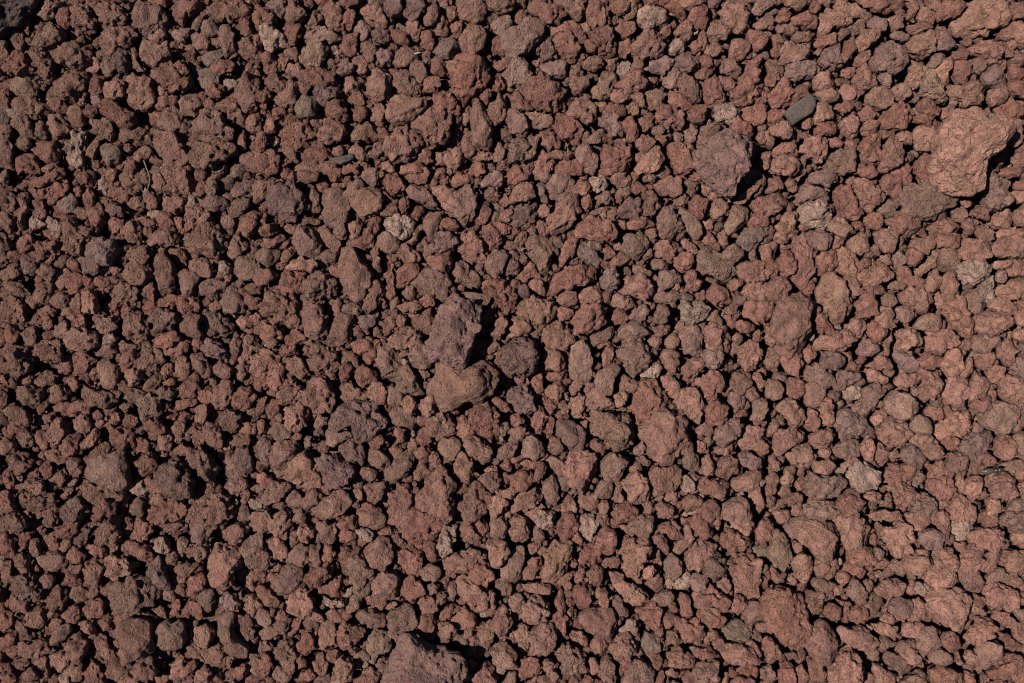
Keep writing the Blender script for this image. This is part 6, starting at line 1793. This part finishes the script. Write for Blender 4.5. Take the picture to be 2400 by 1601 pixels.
PIT = {'n': 0.75, 'v': 1.35, 's': 0.65, 'S': 0.15, 'f': 0.4, 'c': 1.0}
STONES = parse()
rest_v, rest_f, rest_t, rest_p, nrest = [], [], [], [], 0
occupied = []
n_thing = 0
for idx, (code, big, poly, label) in enumerate(STONES):
    if code == 'IN':
        continue
    r = np.random.default_rng(1000 + idx)
    surf = code[1]
    if code in ('SL', 'SB'):
        surf = 'S'
    A = abs(poly_area(poly))
    req = math.sqrt(A / math.pi) * PX
    ctr = poly_centre(poly)
    q = poly - ctr
    ev = np.linalg.eigvalsh(np.cov(q.T))
    thin = min(1.0, math.sqrt(ev[0] / ev[1]) * 1.12)          # narrow stones are lower too
    c = req * r.uniform(0.85, 1.15) * (0.45 + 0.55 * thin)
    z = r.uniform(-0.009, 0.006) + 0.22 * (req - 0.016)
    if big:
        c = req * (0.80, 0.95, 0.72, 0.55)[big - 1]
        z = (0.014, 0.021, 0.030, 0.012)[big - 1]
    if code == 'SB':
        c, z = 0.007, 0.004
    if code == 'SL':
        c, z = 0.004, 0.007
    if code == 'kc':
        c, z = 0.045, -0.005
    k = (CAM_H - z) / CAM_H * PX
    pl = np.stack([(poly[:, 0] - 1200.0) * k, (800.5 - poly[:, 1]) * k], 1)
    cw = np.array([(ctr[0] - 1200.0) * k, (800.5 - ctr[1]) * k])
    R = polar(chip_edges((pl - cw) if surf == 'S' else round_corners(pl - cw), r, {'S': 0.02, 's': 0.07}.get(surf, 0.12))) * (1.02 if big or surf == 'S' else 1.11 - 0.07 * min(max(ctr[0] / 2400.0, 0), 1))
    thing = bool(label)
    level = 4 if thing else 3
    if big or code == 'kc':
        level = 5
    v, f = stone_body(R, c, surf, level, r, big)
    t = tint_for('S' if code in ('SL', 'SB') else code[0], r)
    if big == 3:
        t = TINT['o'] * GAIN * np.array([1.24, 1.27, 1.27])
    elif big:
        t = srgb(136, 103, 93) * GAIN
    tint = np.tile(np.append(t, 1.0), (len(v), 1))
    pit = np.full(len(v), PIT[surf] * r.uniform(0.8, 1.2))
    occupied.append(poly)
    if thing:
        zb = float(v[:, 2].min())
        me = new_mesh("lava_stone", v - np.array([0, 0, zb], np.float32), f, tint, pit)
        me.materials.append(LAVA)
        name = {'SB': 'stone_slab', 'SL': 'stone_sliver', 'kc': 'coarse_rock'}.get(code, 'lava_stone')
        o = bpy.data.objects.new(name, me)
        o.location = (cw[0], cw[1], z + zb)
        o["label"] = label
        o["category"] = 'stone' if name != 'coarse_rock' else 'rock'
        if name == 'lava_stone':
            o["group"] = "larger lava stones of the bed"
        col.objects.link(o)
        n_thing += 1
    else:
        rest_v.append(v + np.array([cw[0], cw[1], z], np.float32))
        rest_f.append(f + nrest)
        rest_t.append(tint)
        rest_p.append(pit)
        nrest += len(v)

# ------------------------------------------------------------------ small stones in the gaps, the layer below, the bed beyond
MG, STEP = 120, 3
GW, GH = (2400 + 2 * MG) // STEP, (1601 + 2 * MG) // STEP
occ = np.zeros((GH, GW), bool)
for p in occupied:
    s = (p + MG) / STEP
    x0, y0 = np.maximum(np.floor(s.min(0)).astype(int), 0)
    x1, y1 = np.ceil(s.max(0)).astype(int)
    x1, y1 = min(x1, GW - 1), min(y1, GH - 1)
    if x1 <= x0 or y1 <= y0:
        continue
    X, Y = np.meshgrid(np.arange(x0, x1 + 1) + 0.5, np.arange(y0, y1 + 1) + 0.5)
    ins = np.zeros(X.shape, bool)
    for a, b in zip(s, np.roll(s, -1, axis=0)):
        if a[1] != b[1]:
            ins ^= ((a[1] > Y) != (b[1] > Y)) & (X < (b[0] - a[0]) * (Y - a[1]) / (b[1] - a[1]) + a[0])
    occ[y0:y1 + 1, x0:x1 + 1] |= ins

pts, rots, scls, idxs = [], [], [], []
NVAR = 28


def put(x, y, z, rad):
    pts.append((x, y, z))
    rots.append(tuple(rng.uniform(0, 2 * math.pi, 3)))
    scls.append(rad / 0.016)
    idxs.append(int(rng.integers(0, NVAR)))


yy, xx = np.mgrid[-12:13, -12:13]
dist2 = xx ** 2 + yy ** 2
n_gap = 0
for rad in (30, 25, 21, 17, 14, 11, 9, 7):                        # photograph pixels
    g = max(1, int(round(rad / STEP * 0.92)))
    ii = np.pad(occ, 1).astype(np.int32).cumsum(0).cumsum(1)
    h = max(1, int(g * 0.70))
    tot = (ii[2 * h + 1:, 2 * h + 1:] - ii[:-2 * h - 1, 2 * h + 1:] - ii[2 * h + 1:, :-2 * h - 1] + ii[:-2 * h - 1, :-2 * h - 1])
    cy, cx = np.nonzero(tot == 0)
    order = rng.permutation(len(cy))
    disk = dist2[12 - g:13 + g, 12 - g:13 + g] <= g * g
    for j in order:
        y, x = cy[j] + h, cx[j] + h
        if y - g < 0 or x - g < 0 or y + g >= GH or x + g >= GW:
            continue
        w = occ[y - g:y + g + 1, x - g:x + g + 1]
        if (w & disk).sum() > 0.06 * disk.sum():
            continue
        w |= disk
        put((x * STEP - MG - 1200) * PX, (800.5 - (y * STEP - MG)) * PX,
            -0.006 - 0.30 * rad * PX + rng.uniform(-0.015, 0.001), rad * PX * 1.12)
        n_gap += 1

# layer beneath the visible one
sp = 0.016
for gx in np.arange(-0.74, 0.74, sp):
    for gy in np.arange(-0.54, 0.54, sp):
        put(gx + rng.uniform(-sp, sp) * 0.5, gy + rng.uniform(-sp, sp) * 0.5, -0.048 + rng.uniform(-0.010, 0.008),
            rng.uniform(0.011, 0.018))
# bed outside the frame
grid = {}
for rad, tries in ((0.030, 1200), (0.022, 5000), (0.016, 14000), (0.011, 30000)):
    xs, ys = rng.uniform(-1.9, 1.9, tries), rng.uniform(-1.6, 1.6, tries)
    for x, y in zip(xs, ys):
        if abs(x) < 0.645 and abs(y) < 0.445:
            continue
        kx, ky = int(x // 0.06), int(y // 0.06)
        ok = True
        for a in (kx - 1, kx, kx + 1):
            for b in (ky - 1, ky, ky + 1):
                for (px, py, pr) in grid.get((a, b), ()):
                    if (px - x) ** 2 + (py - y) ** 2 < ((pr + rad) * 0.86) ** 2:
                        ok = False
                        break
                if not ok:
                    break
            if not ok:
                break
        if ok:
            grid.setdefault((kx, ky), []).append((x, y, rad))
            put(x, y, rng.uniform(-0.008, 0.003) + 0.2 * (rad - 0.016), rad * rng.uniform(0.95, 1.15))
for gx in np.arange(-1.9, 1.9, 0.03):
    for gy in np.arange(-1.6, 1.6, 0.03):
        if abs(gx) > 0.72 or abs(gy) > 0.52:
            put(gx + rng.uniform(-0.014, 0.014), gy + rng.uniform(-0.014, 0.014), -0.038, rng.uniform(0.014, 0.024))

# a few dozen small stones that the gaps are filled with
variants = bpy.data.collections.new("small_stones")
for kx in range(NVAR):
    r = np.random.default_rng(5000 + kx)
    code = "brobrbgropbgrobrwbgodrpbrobl"[kx]
    surf = "nvnsnvnnsnvn"[kx % 12]
    th = np.arange(90) * 2 * math.pi / 90
    R = 0.016 * (1 + 0.16 * np.cos(2 * th + r.uniform(0, 6)) + 0.10 * np.cos(3 * th + r.uniform(0, 6)) + 0.05 * np.cos(5 * th + r.uniform(0, 6)))
    v, f = stone_body(R, 0.016 * r.uniform(0.62, 0.9), surf, 3, r)
    t = tint_for(code, r)
    me = new_mesh("small_stone", v, f, np.tile(np.append(t, 1.0), (len(v), 1)), np.full(len(v), PIT[surf]))
    me.materials.append(LAVA)
    variants.objects.link(bpy.data.objects.new("small_stone_%02d" % kx, me))

V = np.concatenate(rest_v + [np.array(pts, np.float32)])
F = np.concatenate(rest_f)
ni = len(pts)
T = np.concatenate(rest_t + [np.zeros((ni, 4))])
P = np.concatenate(rest_p + [np.zeros(ni)])
me = new_mesh("lava_gravel", V, F, T, P)
me.materials.append(LAVA)
n0 = len(V) - ni


def attr(name, kind, key, tail, width):
    a = me.attributes.new(name, kind, 'POINT')
    full = np.zeros((len(V), width), np.float32 if kind != 'INT' else np.int32)
    full[n0:] = np.array(tail).reshape(ni, width)
    a.data.foreach_set(key, full.ravel())


attr("is_point", 'FLOAT', "value", [1.0] * ni, 1)
attr("turn", 'FLOAT_VECTOR', "vector", rots, 3)
attr("size", 'FLOAT', "value", scls, 1)
attr("kind_index", 'INT', "value", idxs, 1)
gravel = bpy.data.objects.new("lava_gravel", me)
gravel["kind"] = "stuff"
gravel["label"] = "small red-brown lava stones packed between and under the larger ones"
gravel["category"] = "gravel"
col.objects.link(gravel)

ng = bpy.data.node_groups.new("scatter_small_stones", 'GeometryNodeTree')
ng.interface.new_socket("Geometry", in_out='INPUT', socket_type='NodeSocketGeometry')
ng.interface.new_socket("Geometry", in_out='OUTPUT', socket_type='NodeSocketGeometry')
gi, go = ng.nodes.new("NodeGroupInput"), ng.nodes.new("NodeGroupOutput")


def named(name, kind):
    n = ng.nodes.new("GeometryNodeInputNamedAttribute")
    n.data_type = kind
    n.inputs["Name"].default_value = name
    return n.outputs["Attribute"]


sep = ng.nodes.new("GeometryNodeSeparateGeometry")
sep.domain = 'POINT'
cmp_ = ng.nodes.new("FunctionNodeCompare")
cmp_.data_type = 'FLOAT'
cmp_.operation = 'GREATER_THAN'
ng.links.new(named("is_point", 'FLOAT'), cmp_.inputs[0])
cmp_.inputs[1].default_value = 0.5
ng.links.new(gi.outputs[0], sep.inputs["Geometry"])
ng.links.new(cmp_.outputs[0], sep.inputs["Selection"])
ci = ng.nodes.new("GeometryNodeCollectionInfo")
ci.inputs["Collection"].default_value = variants
ci.inputs["Separate Children"].default_value = True
ci.inputs["Reset Children"].default_value = True
iop = ng.nodes.new("GeometryNodeInstanceOnPoints")
ng.links.new(sep.outputs[0], iop.inputs["Points"])
ng.links.new(ci.outputs[0], iop.inputs["Instance"])
iop.inputs["Pick Instance"].default_value = True
ng.links.new(named("kind_index", 'INT'), iop.inputs["Instance Index"])
ng.links.new(named("turn", 'FLOAT_VECTOR'), iop.inputs["Rotation"])
ng.links.new(named("size", 'FLOAT'), iop.inputs["Scale"])
join = ng.nodes.new("GeometryNodeJoinGeometry")
ng.links.new(sep.outputs[1], join.inputs[0])
ng.links.new(iop.outputs[0], join.inputs[0])
ng.links.new(join.outputs[0], go.inputs[0])
mod = gravel.modifiers.new("scatter", 'NODES')
mod.node_group = ng


# ------------------------------------------------------------------ small finds: insect, dry stem, straws
def world_at(x, y, z):
    k = (CAM_H - z) / CAM_H * PX
    return np.array([(x - 1200) * k, (800.5 - y) * k, z])


def tube(name, path, radii, mat, sides=7):
    path = np.array(path, float)
    vs, fs = [], []
    for i, p in enumerate(path):
        t = path[min(i + 1, len(path) - 1)] - path[max(i - 1, 0)]
        t /= np.linalg.norm(t)
        a = np.cross(t, [0.1, 0.2, 1.0]); a /= np.linalg.norm(a)
        b = np.cross(t, a)
        for s in range(sides):
            q = 2 * math.pi * s / sides
            vs.append(p + radii[i] * (math.cos(q) * a + math.sin(q) * b))
    for i in range(len(path) - 1):
        for s in range(sides):
            a0, a1 = i * sides + s, i * sides + (s + 1) % sides
            fs += [(a0, a1, a1 + sides), (a0, a1 + sides, a0 + sides)]
    for base, rev in ((0, True), ((len(path) - 1) * sides, False)):
        for s in range(1, sides - 1):
            tri = (base, base + s, base + s + 1)
            fs.append(tri[::-1] if rev else tri)
    m = new_mesh(name, np.array(vs), np.array(fs))
    m.materials.append(mat)
    return m


def spline(ctrl, n):
    c = np.array(ctrl, float)
    c = np.vstack([2 * c[0] - c[1], c, 2 * c[-1] - c[-2]])
    out = []
    for i in range(1, len(c) - 2):
        for t in np.linspace(0, 1, n, endpoint=False):
            out.append(0.5 * ((2 * c[i]) + (c[i + 1] - c[i - 1]) * t + (2 * c[i - 1] - 5 * c[i] + 4 * c[i + 1] - c[i + 2]) * t ** 2
                              + (-c[i - 1] + 3 * c[i] - 3 * c[i + 1] + c[i + 2]) * t ** 3))
    out.append(c[-2])
    return np.array(out)


straw_m = simple_material("dry_straw", (0.34, 0.26, 0.17), 0.7, 0.2, 0.3, 400)
stem_m = simple_material("grey_dry_stem", (0.16, 0.135, 0.10), 0.8, 0.2, 0.3, 400)


def strand(name, label, cat, ctrl, rad, mat, group=None):
    pts3 = spline([world_at(*q) for q in ctrl], 8)
    base = pts3[0].copy()
    n = len(pts3)
    m = tube(name, pts3 - base, np.linspace(rad, rad * 0.6, n), mat)
    o = bpy.data.objects.new(name, m)
    o.location = base
    o["label"], o["category"] = label, cat
    if group:
        o["group"] = group
    col.objects.link(o)


strand("dry_stem", "thin curved grey stem hooked around the large tan-orange oval stone", "stem",
       [(337, 376, .016), (343, 393, .018), (350, 413, .020), (349, 434, .020), (342, 452, .018), (337, 454, .014), (332, 443, .010)], 0.0008, stem_m)
strand("straw", "thin pale straw standing above the tall smooth purple rock", "straw",
       [(1663, 280, .026), (1658, 290, .022), (1654, 306, .012)], 0.0006, straw_m, "pale straws on the gravel")
strand("straw", "short pale curved straw left of the teardrop brown stone", "straw",
       [(1222, 587, .016), (1227, 583, .018), (1234, 582, .016)], 0.0007, straw_m, "pale straws on the gravel")
strand("straw", "tiny pale straw chip beside a round olive-grey stone near the top", "straw",
       [(972, 126, .014), (981, 124, .017), (990, 123, .014)], 0.0011, straw_m, "pale straws on the gravel")

shell_m = simple_material("glossy_dark_shell", (0.035, 0.028, 0.024), 0.22, 0.3, 0.6, 500)
leg_m = simple_material("dull_brown_leg", (0.07, 0.035, 0.02), 0.5, 0.2, 0.4, 500)
wing_m = simple_material("grey_brown_wing_case", (0.075, 0.060, 0.045), 0.33, 0.3, 0.6, 900)
ins = bpy.data.objects.new("insect", None)
IZ = 0.0185
ins.location = world_at(2325, 1104, IZ)
ins.rotation_euler = (0, 0, math.radians(4))
ins["label"] = [s[3] for s in STONES if s[0] == 'IN'][0]
ins["category"] = "insect"
col.objects.link(ins)


def blob(name, centre, half, mat, rings=0.0):
    d, f = ICO[3]
    v = d * np.array(half)
    if rings:
        v = v * (1 + 0.05 * np.sin(d[:, 0:1] * rings))
    # pointed tail end
    v[:, 1:] *= np.where(d[:, 0:1] < 0, 1 - 0.35 * d[:, 0:1] ** 2, 1.0)
    m = new_mesh(name, v + np.array(centre), f)
    m.materials.append(mat)
    o = bpy.data.objects.new(name, m)
    o.parent = ins
    col.objects.link(o)
    return o


blob("abdomen", (-0.0045, 0, 0), (0.0085, 0.0034, 0.0032), wing_m, 14)
blob("thorax", (0.0045, 0.0003, 0.0004), (0.0032, 0.0027, 0.0027), shell_m)
blob("head", (0.0088, 0.0006, 0.0006), (0.0028, 0.0025, 0.0023), shell_m)
for sx in (0.0015, 0.0040, 0.0062):
    for sy in (-1, 1):
        path = np.array([(sx, sy * 0.0020, 0), (sx + 0.001, sy * 0.0048, 0.0018), (sx - 0.0008, sy * 0.0078, -0.0042)])
        o = bpy.data.objects.new("leg", tube("leg", path, [0.0005, 0.0004, 0.0002], leg_m, 6))
        o.parent = ins
        col.objects.link(o)
for sy in (-1, 1):
    path = np.array([(0.0108, sy * 0.0008, 0.001), (0.0135, sy * 0.0026, 0.0022), (0.0160, sy * 0.0032, 0.0008)])
    o = bpy.data.objects.new("antenna", tube("antenna", path, [0.0003, 0.00025, 0.0002], leg_m, 5))
    o.parent = ins
    col.objects.link(o)
